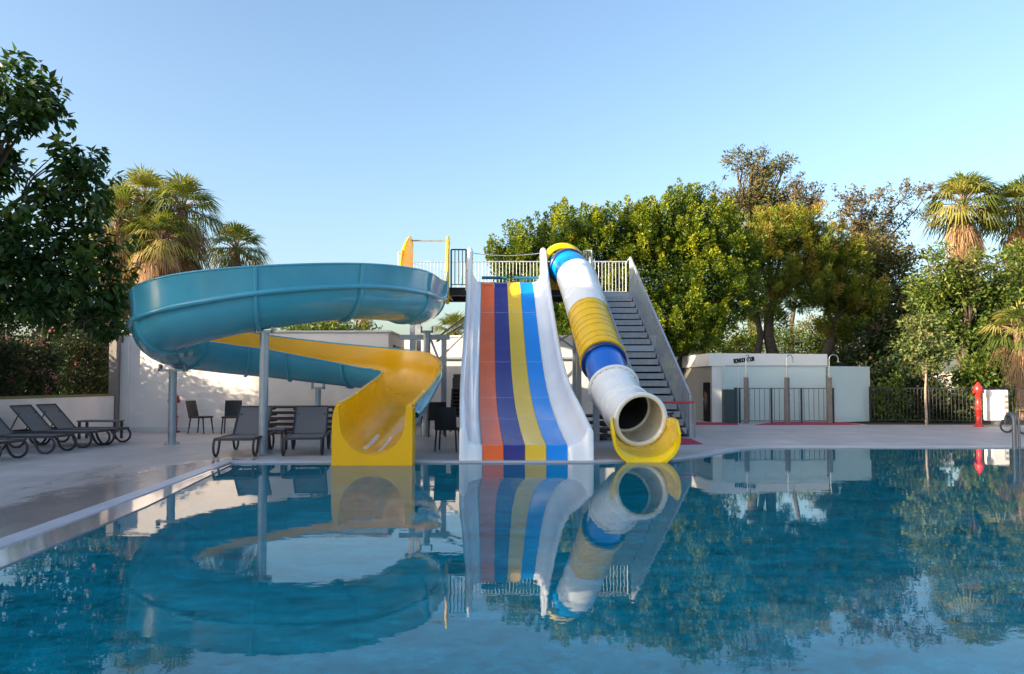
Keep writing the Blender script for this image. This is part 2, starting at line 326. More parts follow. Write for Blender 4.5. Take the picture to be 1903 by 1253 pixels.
class MB:
    def __init__(s): s.v, s.f, s.sm = [], [], []
    def add(s, vs, fs, smooth=False):
        n = len(s.v)
        s.v += [tuple(v) for v in vs]
        s.f += [tuple(i + n for i in f) for f in fs]
        s.sm += [smooth] * len(fs)
        return s
    def box(s, c, d, rz=0.0, M4=None, bev=0.0):
        x, y, z = d[0] / 2, d[1] / 2, d[2] / 2
        if bev and min(x, y, z) > bev * 1.5:
            b = bev
            pts, ring = [], []
            # chamfered prism along z with 8-sided rings
            for zz, k in ((-z, b), (-z + b, 0), (z - b, 0), (z, b)):
                xx, yy = x - k, y - k
                pts += [(-xx + b, -yy, zz), (xx - b, -yy, zz), (xx, -yy + b, zz), (xx, yy - b, zz), (xx - b, yy, zz), (-xx + b, yy, zz), (-xx, yy - b, zz), (-xx, -yy + b, zz)]
            fs = [tuple(range(7, -1, -1)), tuple(range(24, 32))]
            for k in range(3):
                for i in range(8):
                    fs.append((k * 8 + i, k * 8 + (i + 1) % 8, k * 8 + 8 + (i + 1) % 8, k * 8 + 8 + i))
        else:
            pts = [(a * x, b_ * y, c_ * z) for c_ in (-1, 1) for a, b_ in ((-1, -1), (1, -1), (1, 1), (-1, 1))]
            fs = [(3, 2, 1, 0), (4, 5, 6, 7), (0, 1, 5, 4), (1, 2, 6, 5), (2, 3, 7, 6), (3, 0, 4, 7)]
        m4 = M4 if M4 is not None else Matrix.Translation(Vector(c)) @ Matrix.Rotation(rz, 4, 'Z')
        return s.add([m4 @ Vector(p) for p in pts], fs)
    def bar(s, p, q, w, h=None, up=(0, 0, 1)):
        p, q = Vector(p), Vector(q); h = h or w
        d = (q - p); L_ = d.length; d.normalize()
        u = Vector(up)
        if abs(d.dot(u)) > 0.98: u = Vector((0, 1, 0))
        x = d.cross(u).normalized(); z = x.cross(d)
        m4 = Matrix((( x.x, d.x, z.x, 0), (x.y, d.y, z.y, 0), (x.z, d.z, z.z, 0), (0, 0, 0, 1)))
        m4.translation = (p + q) / 2
        return s.box(None, (w, L_, h), M4=m4)
    def tube(s, pts, r, n=10, caps=True, closed=False):
        pts = [Vector(p) for p in pts]
        rs = r if isinstance(r, (list, tuple)) else [r] * len(pts)
        m = len(pts)
        if closed:
            tang = [(pts[(i + 1) % m] - pts[i - 1]).normalized() for i in range(m)]
        else:
            tang = [(pts[min(i + 1, m - 1)] - pts[max(i - 1, 0)]).normalized() for i in range(m)]
        a = Vector((0, 0, 1)) if abs(tang[0].z) < 0.9 else Vector((1, 0, 0))
        x = tang[0].cross(a).normalized()
        vs = []
        for i in range(m):
            x = (x - tang[i] * x.dot(tang[i])).normalized()
            y = tang[i].cross(x)
            for k in range(n):
                an = 2 * math.pi * k / n
                vs.append(pts[i] + (x * math.cos(an) + y * math.sin(an)) * rs[i])
        fs = []
        rng = m if closed else m - 1
        for i in range(rng):
            j = (i + 1) % m
            for k in range(n):
                fs.append((i * n + k, i * n + (k + 1) % n, j * n + (k + 1) % n, j * n + k))
        s.add(vs, fs, True)
        if caps and not closed:
            s.add(vs[:n], [tuple(range(n - 1, -1, -1))]); s.add(vs[-n:], [tuple(range(n))])
        return s
    def lathe(s, prof, c=(0, 0, 0), n=16, axis=None):
        """prof: (radius, height) list; axis: 3x3 with z = axis direction"""
        c = Vector(c); m3 = axis or Matrix.Identity(3)
        vs = [c + m3 @ Vector((r * math.cos(2 * math.pi * k / n), r * math.sin(2 * math.pi * k / n), z)) for r, z in prof for k in range(n)]
        fs = [(i * n + k, i * n + (k + 1) % n, (i + 1) * n + (k + 1) % n, (i + 1) * n + k) for i in range(len(prof) - 1) for k in range(n)]
        return s.add(vs, fs, True)
    def prism(s, poly, a, b_):
        """poly: list of 3D points (planar), extruded by vector b_-a"""
        d = Vector(b_) - Vector(a); n = len(poly)
        vs = [Vector(p) for p in poly] + [Vector(p) + d for p in poly]
        tris = tessellate_polygon([[Vector(p) for p in poly]])
        fs = [tuple(t_) for t_ in tris] + [tuple(i + n for i in reversed(t_)) for t_ in tris]
        fs += [(i, (i + 1) % n, (i + 1) % n + n, i + n) for i in range(n)]
        return s.add(vs, fs)
    def grid(s, rows, smooth=True, closed=False):
        m, n = len(rows), len(rows[0])
        vs = [v for r_ in rows for v in r_]
        fs = []
        for i in range(m - 1):
            for k in range(n if closed else n - 1):
                k2 = (k + 1) % n
                fs.append((i * n + k, i * n + k2, (i + 1) * n + k2, (i + 1) * n + k))
        return s.add(vs, fs, smooth)
    def build(s, name, mat, parent=None, label=None, recalc=True, up_facing=False):
        me = bpy.data.meshes.new(name)
        off = Vector((0, 0, 0))
        inv = None
        vs = s.v
        if parent is not None:
            root = parent
            while root.parent is not None: root = root.parent
            inv = (Matrix.Translation(root.location) @ root.rotation_euler.to_matrix().to_4x4()).inverted()
            vs = [tuple(inv @ Vector(v)) for v in vs]
        me.from_pydata(vs, [], s.f)
        me.polygons.foreach_set("use_smooth", s.sm)
        if up_facing:
            import bmesh
            bm = bmesh.new(); bm.from_mesh(me)
            bm.normal_update()
            bmesh.ops.reverse_faces(bm, faces=[f for f in bm.faces if f.normal.z < 0]); bm.to_mesh(me); bm.free()
        elif recalc:
            import bmesh
            bm = bmesh.new(); bm.from_mesh(me)
            bmesh.ops.recalc_face_normals(bm, faces=bm.faces); bm.to_mesh(me); bm.free()
        me.materials.append(mat)
        o = bpy.data.objects.new(name, me)
        COL.objects.link(o)
        if parent is not None: o.parent = parent
        if label: o["label"] = label
        return o

def kids(o): return [c for c in list(COL.objects) if c.parent == o]
def copy_tree(o, loc, rz, label, parent=None):
    c = o.copy(); COL.objects.link(c)
    c.location = loc; c.rotation_euler = (0, 0, rz); c["label"] = label
    def rec(src, dst):
        for ch in kids(src):
            d = ch.copy(); COL.objects.link(d); d.parent = dst
            rec(ch, d)
    rec(o, c)
    return c

def struct(mb, name, mat): return tag(mb.build(name, mat, up_facing=name != "pool_wall"), kind="structure")

def catmull(P, n):
    """P: list of tuples (any length); returns n samples per span"""
    P = [np.array(p, float) for p in P]
    Q = [2 * P[0] - P[1]] + P + [2 * P[-1] - P[-2]]
    out = []
    for i in range(1, len(Q) - 2):
        for k in range(n):
            t_ = k / n
            a, b_, c_, d = Q[i - 1], Q[i], Q[i + 1], Q[i + 2]
            out.append(0.5 * ((2 * b_) + (-a + c_) * t_ + (2 * a - 5 * b_ + 4 * c_ - d) * t_ ** 2 + (-a + 3 * b_ - 3 * c_ + d) * t_ ** 3))
    out.append(P[-1])
    return out

# ---------------------------------------------------------------- ground and pool
pool = [on(0, 1018), on(215, 938), on(430, 858), on(620, 857), on(853, 857), on(1100, 857), on(1250, 852), on(1307, 845), on(1340, 839),
        on(1375, 833.5), on(1420, 830.5), on(1500, 829.5), on(1903, 829.5), on(2300, 829.5)]
pool[0] = pool[0] + (pool[0] - pool[1]) * 2.2
c0 = pool[0]
pool += [Vector((32, 12, DECK)), Vector((32, -9, DECK)), Vector((c0.x, -9, DECK))]
pool = [Vector((p.x, p.y, 0)) for p in pool]

def inset(poly, d):
    """move each corner of a (counter-)clockwise outline inward/outward by d"""
    n = len(poly); out = []
    for i in range(n):
        a, b_, c_ = poly[i - 1], poly[i], poly[(i + 1) % n]
        e1, e2 = (b_ - a).normalized(), (c_ - b_).normalized()
        n1, n2 = Vector((e1.y, -e1.x, 0)), Vector((e2.y, -e2.x, 0))
        k = (n1 + n2).normalized(); out.append(b_ + k * (d / max(0.4, k.dot(n1))))
    return out
# outline runs clockwise seen from above (left edge away from camera, then right): normals above point outward-right => inside is +d
inner_ledge = inset(pool, 0.30)
outer_cop = inset(pool, -0.20)

def zset(poly, z): return [Vector((p.x, p.y, z)) for p in poly]
def ring(mb, A_, B_, za, zb):
    n = len(A_)
    mb.add(zset(A_, za) + zset(B_, zb), [(i, (i + 1) % n, (i + 1) % n + n, i + n) for i in range(n)])

ext = [Vector((-11.3, -9.5, 0)), Vector((-11.3, 40, 0)), Vector((34, 40, 0)), Vector((34, -9.5, 0))]
# deck sheet with the pool cut out
deck_out = [Vector((-12.2, -14, 0)), Vector((-12.2, 24.2, 0)), Vector((40, 24.2, 0)), Vector((40, -14, 0))]
deck_out = [Vector((-12.2, -14, 0)), Vector((-12.2, 29.5, 0)), Vector((11.5, 29.5, 0)), Vector((11.5, 24.0, 0)), Vector((45, 24.0, 0)), Vector((45, -14, 0))]
def sheet_with_hole(name, outer, hole, z, mat):
    tris = tessellate_polygon([zset(outer, z), zset(hole, z)])
    vs = zset(outer, z) + zset(hole, z)
    mb = MB(); mb.add(vs, [tuple(t_) for t_ in tris])
    return struct(mb, name, mat)
sheet_with_hole("deck", deck_out, outer_cop, DECK, M['deck'])
mb = MB(); ring(mb, outer_cop, pool, DECK + 0.004, DECK + 0.004); ring(mb, pool, pool, -0.05, DECK + 0.004)
struct(mb, "pool_coping", M['coping'])
# wet overflow ledge: only along the left side and its corner
li = [0, 1, 2]
mb = MB()
A_ = [pool[-1], pool[0], pool[1], pool[2]]
wd = [0.36, 0.36, 0.33, 0.10]
B_ = [a + (i_ - a).normalized() * w_ for a, i_, w_ in zip(A_, [inner_ledge[-1], inner_ledge[0], inner_ledge[1], inner_ledge[2]], wd)]
for i in range(3):
    mb.add([Vector((A_[i].x, A_[i].y, 0.022)), Vector((A_[i + 1].x, A_[i + 1].y, 0.022)), Vector((B_[i + 1].x, B_[i + 1].y, 0.012)), Vector((B_[i].x, B_[i].y, 0.012)),
            Vector((B_[i + 1].x, B_[i + 1].y, -0.3)), Vector((B_[i].x, B_[i].y, -0.3))], [(0, 1, 2, 3), (3, 2, 4, 5)])
struct(mb, "pool_ledge", M['ledge'])
# water surface
tris = tessellate_polygon([zset(pool, 0.0)])
mb = MB(); mb.add(zset(pool, 0.0), [tuple(t_) for t_ in tris])
w_ = struct(mb, "pool_water", M['water'])
# pool floor and walls
mb = MB(); mb.add(zset(pool, -1.35), [tuple(t_) for t_ in tris]); struct(mb, "pool_floor", M['mosaic'])
mb = MB(); ring(mb, pool, pool, -0.05, -1.35); struct(mb, "pool_wall", M['mosaic'])
# earth all round, out to the horizon, with a hole under the deck
tris = tessellate_polygon([[Vector((-900, -900, 0)), Vector((-900, 1200, 0)), Vector((900, 1200, 0)), Vector((900, -900, 0))], zset(deck_out, 0)])
mb = MB(); mb.add([Vector((-900, -900, 0)), Vector((-900, 1200, 0)), Vector((900, 1200, 0)), Vector((900, -900, 0))] + zset(deck_out, 0), [tuple(t_) for t_ in tris])
struct(mb, "ground", M['soil'])

# red rubber mats on the deck
def mat_poly(pts, label, name="rubber_mat", dz=0.012):
    vs = [Vector((p.x, p.y, DECK + dz)) for p in pts]; lo = [Vector((p.x, p.y, DECK + 0.001)) for p in pts]
    n = len(vs)
    mb = MB(); mb.add(vs + lo, [tuple(range(n))] + [(i, (i + 1) % n, (i + 1) % n + n, i + n) for i in range(n)])
    return tag(mb.build(name, M['redmat']), label, "mat", "red mats on the deck")
mat_poly([on(1216, 828), on(1306, 826), on(1284, 816), on(1216, 812)], "red rubber mat at the foot of the metal stairs")
mat_poly([on(1290, 790), on(1372, 790), on(1368, 786.2), on(1290, 785.5)], "short red mat in front of the dark doorway")
mat_poly([on(1402, 790.5), on(1600, 790), on(1570, 785.2), on(1440, 785)], "long red mat under the open air showers")

# ---------------------------------------------------------------- walls
def wall_seg(mb, a, b_, z0, z1, th):
    a, b_ = Vector((a[0], a[1], 0)), Vector((b_[0], b_[1], 0))
    c_ = (a + b_) / 2; d = b_ - a
    mb.box((c_.x, c_.y, (z0 + z1) / 2), (d.length, th, z1 - z0), rz=math.atan2(d.y, d.x))
YW = 20.6
xl = at(228, 700, YW).x; xr = at(722, 700, YW).x
zt = at(400, 617.5, YW).z
w = thing("pool_building", "long low white stucco building behind the blue slide", "building", ((xl + xr) / 2, YW + 1.5, DECK))
mb = MB(); mb.box(((xl + xr) / 2, YW + 1.5, zt / 2), (xr - xl, 3.0, zt), bev=0.01); mb.build("wall", M['stucco'], w)
mb = MB(); mb.box(((xl + xr) / 2 + 0.02, YW + 1.5, zt + 0.02), (xr - xl + 0.1, 3.1, 0.05)); mb.build("roof_cap", M['stucco2'], w)
lou = MB()
for k in range(7): lou.box((xr + 0.03, YW + 1.7, zt - 0.35 - k * 0.11), (0.05, 1.9, 0.05))
lou.build("louvre_panel", M['darksteel'], w)
mb = MB(); mb.box(((xl + xr) / 2, YW - 0.015, 0.09), (xr - xl - 0.02, 0.03, 0.13)); mb.build("skirting", M['stucco2'], w)
cw = thing("wall_column", "slim beige column at the left end of the stucco wall", "column", (at(211, 700, YW - 0.2).x, YW - 0.2, DECK))
mb = MB(); mb.box((at(211, 700, YW - 0.2).x, YW - 0.05, zt / 2), (0.20, 0.42, zt)); mb.build("shaft", M['beige'], cw)
mb = MB(); mb.box((at(226, 700, YW - 0.2).x, YW - 0.02, zt / 2 - 0.15), (0.22, 0.10, zt - 0.3)); mb.build("pilaster", M['stucco'], cw)

# rear wall behind the platform
YR = 25.2
zr = at(850, 627, YR).z; z2 = at(850, 666, YR).z
x1, x2 = -4.3, 4.9
w = thing("rear_wall", "tall pale wall with a ledge behind the slide platform", "wall", (0, YR, DECK))
mb = MB(); mb.box(((x1 + x2) / 2, YR + 0.2, zr / 2), (x2 - x1, 0.4, zr)); mb.build("panel", M['stucco2'], w)
mb = MB(); mb.box(((x1 + x2) / 2, YR - 0.06, z2), (x2 - x1, 0.14, 0.07)); mb.build("ledge", M['greyplastic'], w)
mb = MB(); mb.box(((x1 + x2) / 2, YR + 0.2, zr + 0.03), (x2 - x1 + 0.06, 0.5, 0.06)); mb.build("coping", M['stucco'], w)

# low terrace wall on the left, running towards the camera
xa = at(205, 735, YW - 0.3).x
w = thing("terrace_wall", "low white terrace wall with a yellowish cap behind the loungers", "wall", (xa, 14, DECK))
h_lo = at(205, 736, YW - 0.3).z
mb = MB(); wall_seg(mb, (xa - 0.02, YW - 0.3), (xa - 0.5, 6), 0, h_lo, 0.25); mb.build("panel", M['stucco'], w)
mb = MB(); wall_seg(mb, (xa - 0.04, YW - 0.3), (xa - 0.52, 6), h_lo + 0.001, h_lo + 0.055, 0.31); mb.build("cap", M['capwood'], w)

# ---------------------------------------------------------------- blue spiral slide
#        x      y      zb    hin   hout
SP = [(-2.53, 21.90, 4.20, 1.35, 1.35), (-2.50, 21.00, 4.00, 1.15, 1.20), (-2.40, 19.60, 3.22, 0.80, 1.00), (-2.38, 18.20, 2.84, 0.60, 1.06),
      (-2.60, 16.60, 2.79, 0.55, 1.09), (-3.35, 15.20, 2.71, 0.55, 1.05), (-4.60, 14.35, 2.48, 0.55, 1.09), (-6.00, 14.30, 2.20, 0.55, 1.20),
      (-7.02, 15.00, 1.98, 0.55, 1.24), (-7.44, 16.30, 1.78, 0.55, 1.27), (-7.02, 17.50, 1.66, 0.60, 1.20), (-6.00, 18.10, 1.54, 0.62, 1.05),
      (-4.60, 18.25, 1.38, 0.55, 1.02), (-3.40, 18.05, 1.24, 0.50, 1.02), (-2.60, 17.45, 1.12, 0.56, 0.98), (-2.25, 16.40, 0.95, 0.64, 0.80),
      (-2.27, 14.80, 0.55, 0.78, 0.82), (-2.33, 13.50, 0.27, 0.84, 0.88), (-2.345, 12.62, 0.185, 0.83, 0.85)]
NS = 10
path = catmull(SP, NS)
def frames(path):
    out = []
    for i in range(len(path)):
        d = path[min(i + 1, len(path) - 1)][:2] - path[max(i - 1, 0)][:2]
        d = d / np.linalg.norm(d)
        out.append((np.array([d[0], d[1], 0]), np.array([-d[1], d[0], 0])))      # tangent, left normal
    return out
FR = frames(path)
RB = 0.60
def u_profile(r, hin, hout, off=0.0, flare=0.05):
    """from the inner rim over the bottom to the outer rim; (side, height)"""
    pts = []
    ri = r + off
    th = math.acos(max(-1, 1 - min(hin, r) / r))
    if hin > r: pts.append((-ri - flare * 0.5 * (hin - r), hin))
    n = 12
    for k in range(n + 1):
        a = -th + (math.pi / 2 + th) * k / n
        pts.append((ri * math.sin(a), r - ri * math.cos(a)))
    while len(pts) < 14: pts.insert(0, (pts[0][0], pts[0][1] + 0.003 * (14 - len(pts))))
    pts += [(ri + flare * 0.3, r + (hout - r) * 0.5), (ri + flare, hout)]
    return pts
def sweep_rows(i0, i1, fn):
    rows = []
    for i in range(i0, i1 + 1):
        p = path[i]; T, Nn = FR[i]
        rows.append([Vector(p[:3]) + Vector(Nn) * a + Vector((0, 0, b_)) for a, b_ in fn(p)])
    return rows
def shell(i0, i1, mo, mi, root, names=("outer_shell", "inner_shell")):
    fo = lambda p: u_profile(RB, p[3], p[4], 0.03)
    fi = lambda p: u_profile(RB, p[3] - 0.004, p[4] - 0.004, 0.0)
    mb = MB(); mb.grid(sweep_rows(i0, i1, fo))
    rimy = []
    for sgn in (0, -1):
        line = [Vector(path[i][:3]) + Vector(FR[i][1]) * (fo(path[i])[sgn][0] - (0.012 if sgn else -0.012)) + Vector((0, 0, fo(path[i])[sgn][1])) for i in range(i0, i1 + 1)]
        kx = max(0, 13 * NS + 6 - i0)
        mb.tube(line[:kx + 1], 0.024, 8)
        if len(line) > kx + 1: rimy.append(line[kx:])
    mb.build(names[0], mo, root, recalc=False)
    mb = MB(); mb.grid(sweep_rows(i0, i1, fi)); mb.build(names[1], mi, root, recalc=False)
    for l_ in rimy:
        mb = MB(); mb.tube(l_, [0.012 + 0.022 * min(1, q / 9) for q in range(len(l_))], 8); mb.build("rim", mi, root, recalc=False)

spiral = thing("spiral_slide", "teal spiral water slide with a yellow inside and box exit, left of the striped slide", "water slide", (-2.34, 13.0, 0))
i_l = 2 * NS - 2
shell(0, i_l, M['yellow'], M['yellow'], spiral, ("launch_shell", "launch_lining"))
shell(i_l, len(path) - 1, M['teal'], M['yellow'], spiral)
# outer lip between the bowl and the raised wall
mb = MB()
rows = []
for i in range(i_l, len(path) - 4):
    p = path[i]; T, Nn = FR[i]
    s_ = min(1.0, max(0.0, (p[4] - RB) / 0.25))
    rows.append([Vector(p[:3]) + Vector(Nn) * (RB + a * s_ + 0.028) + Vector((0, 0, RB + b_)) for a, b_ in ((0, 0.07), (0.07, 0.05), (0.085, 0.02), (0.08, -0.035), (0, -0.045))])
mb.grid(rows); mb.build("lip", M['teal'], spiral)
# flanges where the fibreglass segments meet
for idx in (2 * NS + 4, 4 * NS - 2, 5 * NS + 1, 6 * NS + 2, 8 * NS - 2, 9 * NS + 3, 10 * NS + 6, 12 * NS - 6, 13 * NS - 5):
    p = path[idx]; T, Nn = FR[idx]
    rows = []
    for dt, do in ((-0.035, 0.028), (-0.03, 0.075), (0.03, 0.075), (0.035, 0.028)):
        rows.append([Vector(p[:3]) + Vector(T) * dt + Vector(Nn) * a + Vector((0, 0, b_)) for a, b_ in u_profile(RB, p[3], p[4] - 0.02, do)])
    mb = MB(); mb.grid(rows); mb.build("joint_flange", M['teal'], spiral)

# launch gate: two tall yellow cheeks with a bar between
gx, gy, gz = -2.47, 22.0, 4.2
for sgn in (-1, 1):
    x0 = gx + sgn * 0.55
    prof = [(0.1, -0.12), (0.1, 1.30), (0.02, 1.44), (-0.14, 1.50), (-0.40, 1.40), (-0.75, 1.18), (-1.05, 0.88), (-1.28, 0.50), (-1.42, 0.05), (-1.50, -0.62), (-0.6, -0.30)]
    poly = [Vector((x0 - 0.03 - a * sgn * 0.08, gy + a, gz + b_)) for a, b_ in prof]
    mb = MB(); mb.prism(poly, (0, 0, 0), (0.07, 0, 0))
    mb.tube([p + Vector((0.035, 0, 0)) for p in poly[1:10]], 0.05, 8)
    mb.build("gate_cheek", M['lemon'], spiral)
mb = MB(); mb.tube([(gx - 0.55, gy - 0.1, gz + 1.42), (gx + 0.55, gy - 0.1, gz + 1.42)], 0.022); mb.build("gate_bar", M['galv'], spiral)

# exit box with its round channel
ex, ey0, ey1 = -2.345, 12.42, 12.80
cz, cr_ = 0.72, 0.545
def exit_poly(y, sx, top):
    pts = [(-0.675, -0.45), (-0.675, 0.60), (-0.668, 0.78), (-0.645, 0.92), (-0.61, top), (-0.57, top), (-0.56, 0.88)]
    for k in range(17):
        a = math.pi + math.pi * k / 16
        pts.append((cr_ * math.cos(a), cz - 0.0 + cr_ * math.sin(a)))
    pts += [(0.56, 0.88), (0.57, top), (0.645, top), (0.675, top - 0.06), (0.675, -0.45)]
    return [Vector((ex + a * sx, y, b_)) for a, b_ in pts]
n_ = len(exit_poly(0, 1, 1))
mb = MB()
A_, B_ = exit_poly(ey0, 1.0, 1.0), [p + Vector((0.0, 0, 0.03 if p.z > 0.1 else 0)) for p in exit_poly(ey1, 1.0, 1.0)]
for P_ in (A_, B_):
    tr_ = tessellate_polygon([P_]); mb.add(P_, [tuple(q) for q in tr_])
mb.add(A_ + B_, [(i, (i + 1) % n_, (i + 1) % n_ + n_, i + n_) for i in range(n_)])
mb.build("exit_box", M['yellow'], spiral)
# white wear strips in the exit channel
mb = MB()
for a0, w0 in ((-0.42, 0.06), (0.02, 0.05)):
    rows = []
    for i in range(len(path) - 1 - 14, len(path)):
        p = path[i]; T, Nn = FR[i]
        rows.append([Vector(p[:3]) + Vector(Nn) * ((RB - 0.006) * math.sin(a0 + w0 * k)) + Vector((0, 0, RB - (RB - 0.006) * math.cos(a0 + w0 * k))) for k in (0, 1, 2)])
    mb.grid(rows)
mb.build("wear_strip", M['tubewhite'], spiral)

# posts carrying the spiral
def round_post(x, y, z1, r, label, saddle=0.35, dark=False):
    p = thing("slide_post", label, "post", (x, y, DECK), 0, "steel posts carrying the spiral slide")
    mb = MB(); mb.tube([(x, y, DECK), (x, y, z1 - 0.12)], r, 16); mb.build("shaft", M['galv'], p)
    mb = MB(); mb.tube([(x, y, DECK), (x, y, DECK + 0.02)], r * 2.0, 16)
    for k in range(4):
        a = math.pi / 4 + k * math.pi / 2
        mb.tube([(x + 1.5 * r * math.cos(a), y + 1.5 * r * math.sin(a), DECK + 0.018), (x + 1.5 * r * math.cos(a), y + 1.5 * r * math.sin(a), DECK + 0.05)], 0.014, 6)
    mb.build("base_plate", M['galv'], p)
    mb = MB(); mb.box((x, y, z1 - 0.10), (saddle, 0.14, 0.05))
    for sgn in (-1, 1):
        mb.box((x + sgn * saddle * 0.46, y, z1 - 0.05), (0.03, 0.14, 0.16))
    mb.build("saddle", M['galv'], p)
    return p
round_post(-4.78, 14.25, 2.47, 0.085, "tall round steel post under the near curve of the teal slide")
round_post(-7.52, 16.4, 1.76, 0.085, "short round steel post under the left end of the teal slide", 0.6)
round_post(at(591, 750, 18.2).x, 18.2, 1.36, 0.07, "round steel post under the far lower run of the teal slide", 0.3)
round_post(at(793, 750, 18.7).x, 18.7, 2.78, 0.09, "round steel post under the right bowl of the teal slide", 0.3)

# small H-shaped helper frame right of the spiral
hf = thing("support_frame", "grey steel H frame with diagonal braces between the teal and striped slides", "frame", (-2.0, 19.5, DECK))
xA, xB = at(768, 700, 19.5).x, at(825, 700, 19.5).x
zB = at(800, 632, 19.5).z
for x_ in (xA, xB):
    mb = MB(); mb.box((x_, 19.5, (zB + DECK) / 2), (0.13, 0.13, zB - DECK)); mb.build("upright", M['galv'], hf)
mb = MB(); mb.box(((xA + xB) / 2 - 0.1, 19.5, zB + 0.07), (xB - xA + 0.5, 0.12, 0.13)); mb.build("crossbeam", M['galv'], hf)
mb = MB(); mb.tube([(xB - 0.05, 19.5, zB - 0.75), ((xA + xB) / 2 + 0.05, 19.5, zB + 0.02)], 0.03, 8); mb.build("brace", M['galv'], hf)
for d in (0, 0.22):
    mb = MB(); mb.tube([at(812, 628 + d * 30, 19.5), at(868, 586 + d * 60, 21.3)], 0.028, 8); mb.build("brace", M['galv'], hf)

# ---------------------------------------------------------------- platform
PZ = 4.20
px0, px1, py0, py1 = -3.35, 3.66, 21.75, 23.5
pf = thing("slide_platform", "high steel platform with railings behind all three slides", "platform", (0, 22.6, DECK))
xm = 2.36
for xa_, xb_, y0_, mt, nm in ((px0, xm, py0, 'darksteel', "floor"), (xm + 0.004, px1, 22.75, 'tread', "landing")):
    mb = MB(); mb.box(((xa_ + xb_) / 2, (y0_ + py1) / 2, PZ - 0.02), (xb_ - xa_, py1 - y0_, 0.04)); fl_ = mb.build(nm, M[mt], pf)
    mb = MB()
    for y_ in (y0_ + 0.05, py1 - 0.05): mb.box(((xa_ + xb_) / 2, y_, PZ - 0.145), (xb_ - xa_, 0.10, 0.20))
    for k in range(5): mb.box((xa_ + 0.06 + (xb_ - xa_ - 0.12) * k / 4, (y0_ + py1) / 2, PZ - 0.13), (0.08, py1 - y0_ - 0.22, 0.16))
    mb.build("beam", M['darksteel' if mt == 'darksteel' else 'stair'], pf)
for x_ in (-2.95, -0.75, 0.6, 1.98, 3.35):
    for y_ in (py0 + 0.12, py1 - 0.12):
        if x_ > 3 and y_ < 22.5: continue
        mb = MB(); mb.box((x_, y_, (PZ - 0.25 + DECK) / 2), (0.14, 0.14, PZ - 0.25 - DECK)); mb.build("leg", M['galv'], pf)
for (a, b_) in (((0.6, py0 + 0.12, 2.1), (1.98, py0 + 0.12, 3.0)), ((0.6, py0 + 0.12, 3.3), (1.98, py0 + 0.12, 2.3)), ((0.7, py0 + 0.12, 1.6), (1.98, py0 + 0.12, 0.6)),
                ((-2.95, py1 - 0.12, 1.5), (-0.75, py1 - 0.12, 3.7))):
    mb = MB(); mb.tube([a, b_], 0.03, 8); mb.build("brace", M['galv'], pf)
def railing(mb, a, b_, hgt=1.05, step=0.11, r=0.011, z=PZ):
    a, b_ = Vector(a), Vector(b_); L_ = (b_ - a).length; n = max(2, round(L_ / step))
    mb.tube([a + Vector((0, 0, hgt)), b_ + Vector((0, 0, hgt))], 0.022, 8)
    mb.tube([a + Vector((0, 0, 0.09)), b_ + Vector((0, 0, 0.09))], 0.014, 6)
    for k in range(1, n):
        p = a.lerp(b_, k / n); mb.tube([p + Vector((0, 0, 0.09)), p + Vector((0, 0, hgt))], r, 5, caps=False)
    for p in (a, b_): mb.tube([p, p + Vector((0, 0, hgt))], 0.024, 8)
mb = MB(); railing(mb, (px0, py1 - 0.02, PZ), (px1 - 0.02, py1 - 0.02, PZ)); mb.build("back_railing", M['stair'], pf)
mb = MB(); railing(mb, (px0, py0, PZ), (px0, py1, PZ)); mb.build("side_railing", M['stair'], pf)
mb = MB(); railing(mb, (-1.80, py0 + 0.03, PZ), (-1.36, py0 + 0.03, PZ), 1.13, 0.12, 0.014); mb.build("front_railing", M['darksteel'], pf)
mb = MB(); railing(mb, (0.85, py0 + 0.03, PZ), (1.0, py0 + 0.03, PZ), 1.1, 0.08); mb.build("front_railing", M['stair'], pf)
mb = MB(); railing(mb, (2.12, py0 + 0.03, PZ), (2.36, py0 + 0.03, PZ), 1.1, 0.08); mb.build("front_railing", M['stair'], pf)

# ---------------------------------------------------------------- wide striped slide
WS = catmull([(-0.16, 21.75, 4.32, 0.96), (-0.155, 21.35, 4.28, 0.92), (-0.13, 20.9, 4.02, 0.58), (-0.09, 19.6, 3.12, 0.46), (-0.02, 17.3, 1.72, 0.46), (0.05, 15.6, 0.98, 0.46),
              (0.13, 14.3, 0.58, 0.46), (0.18, 13.6, 0.40, 0.40), (0.225, 12.97, 0.27, 0.32)], 8)
wide = thing("multilane_slide", "wide white slide with orange, navy, gold and azure lanes in the middle", "water slide", (0.2, 13, 0))
HW = 0.745
def lane(a, b_, mat, label):
    rows = []
    for p in WS:
        k_ = max(0, min(1, (p[1] - 12.97) / 8))
        hw = HW
        rows.append([Vector((p[0] + hw * (a + (b_ - a) * q), p[1], p[2] + 0.02 - 0.012 * math.sin(math.pi * q))) for q in (0, .25, .5, .75, 1)])
    e = WS[-1]
    r0 = rows[-1]
    rows.append([v + Vector((0, -0.035, -0.03)) for v in r0])
    rows.append([v + Vector((0, -0.04, -0.75)) for v in r0])
    mb = MB(); mb.grid(rows); mb.build("lane", mat, wide, label=label)
for a, mt, nm in ((-1, 'orange', "orange lane"), (-0.5, 'navy', "navy lane"), (0, 'gold', "gold lane"), (0.5, 'azure', "azure lane")):
    lane(a + 0.004, a + 0.496, M[mt], nm)
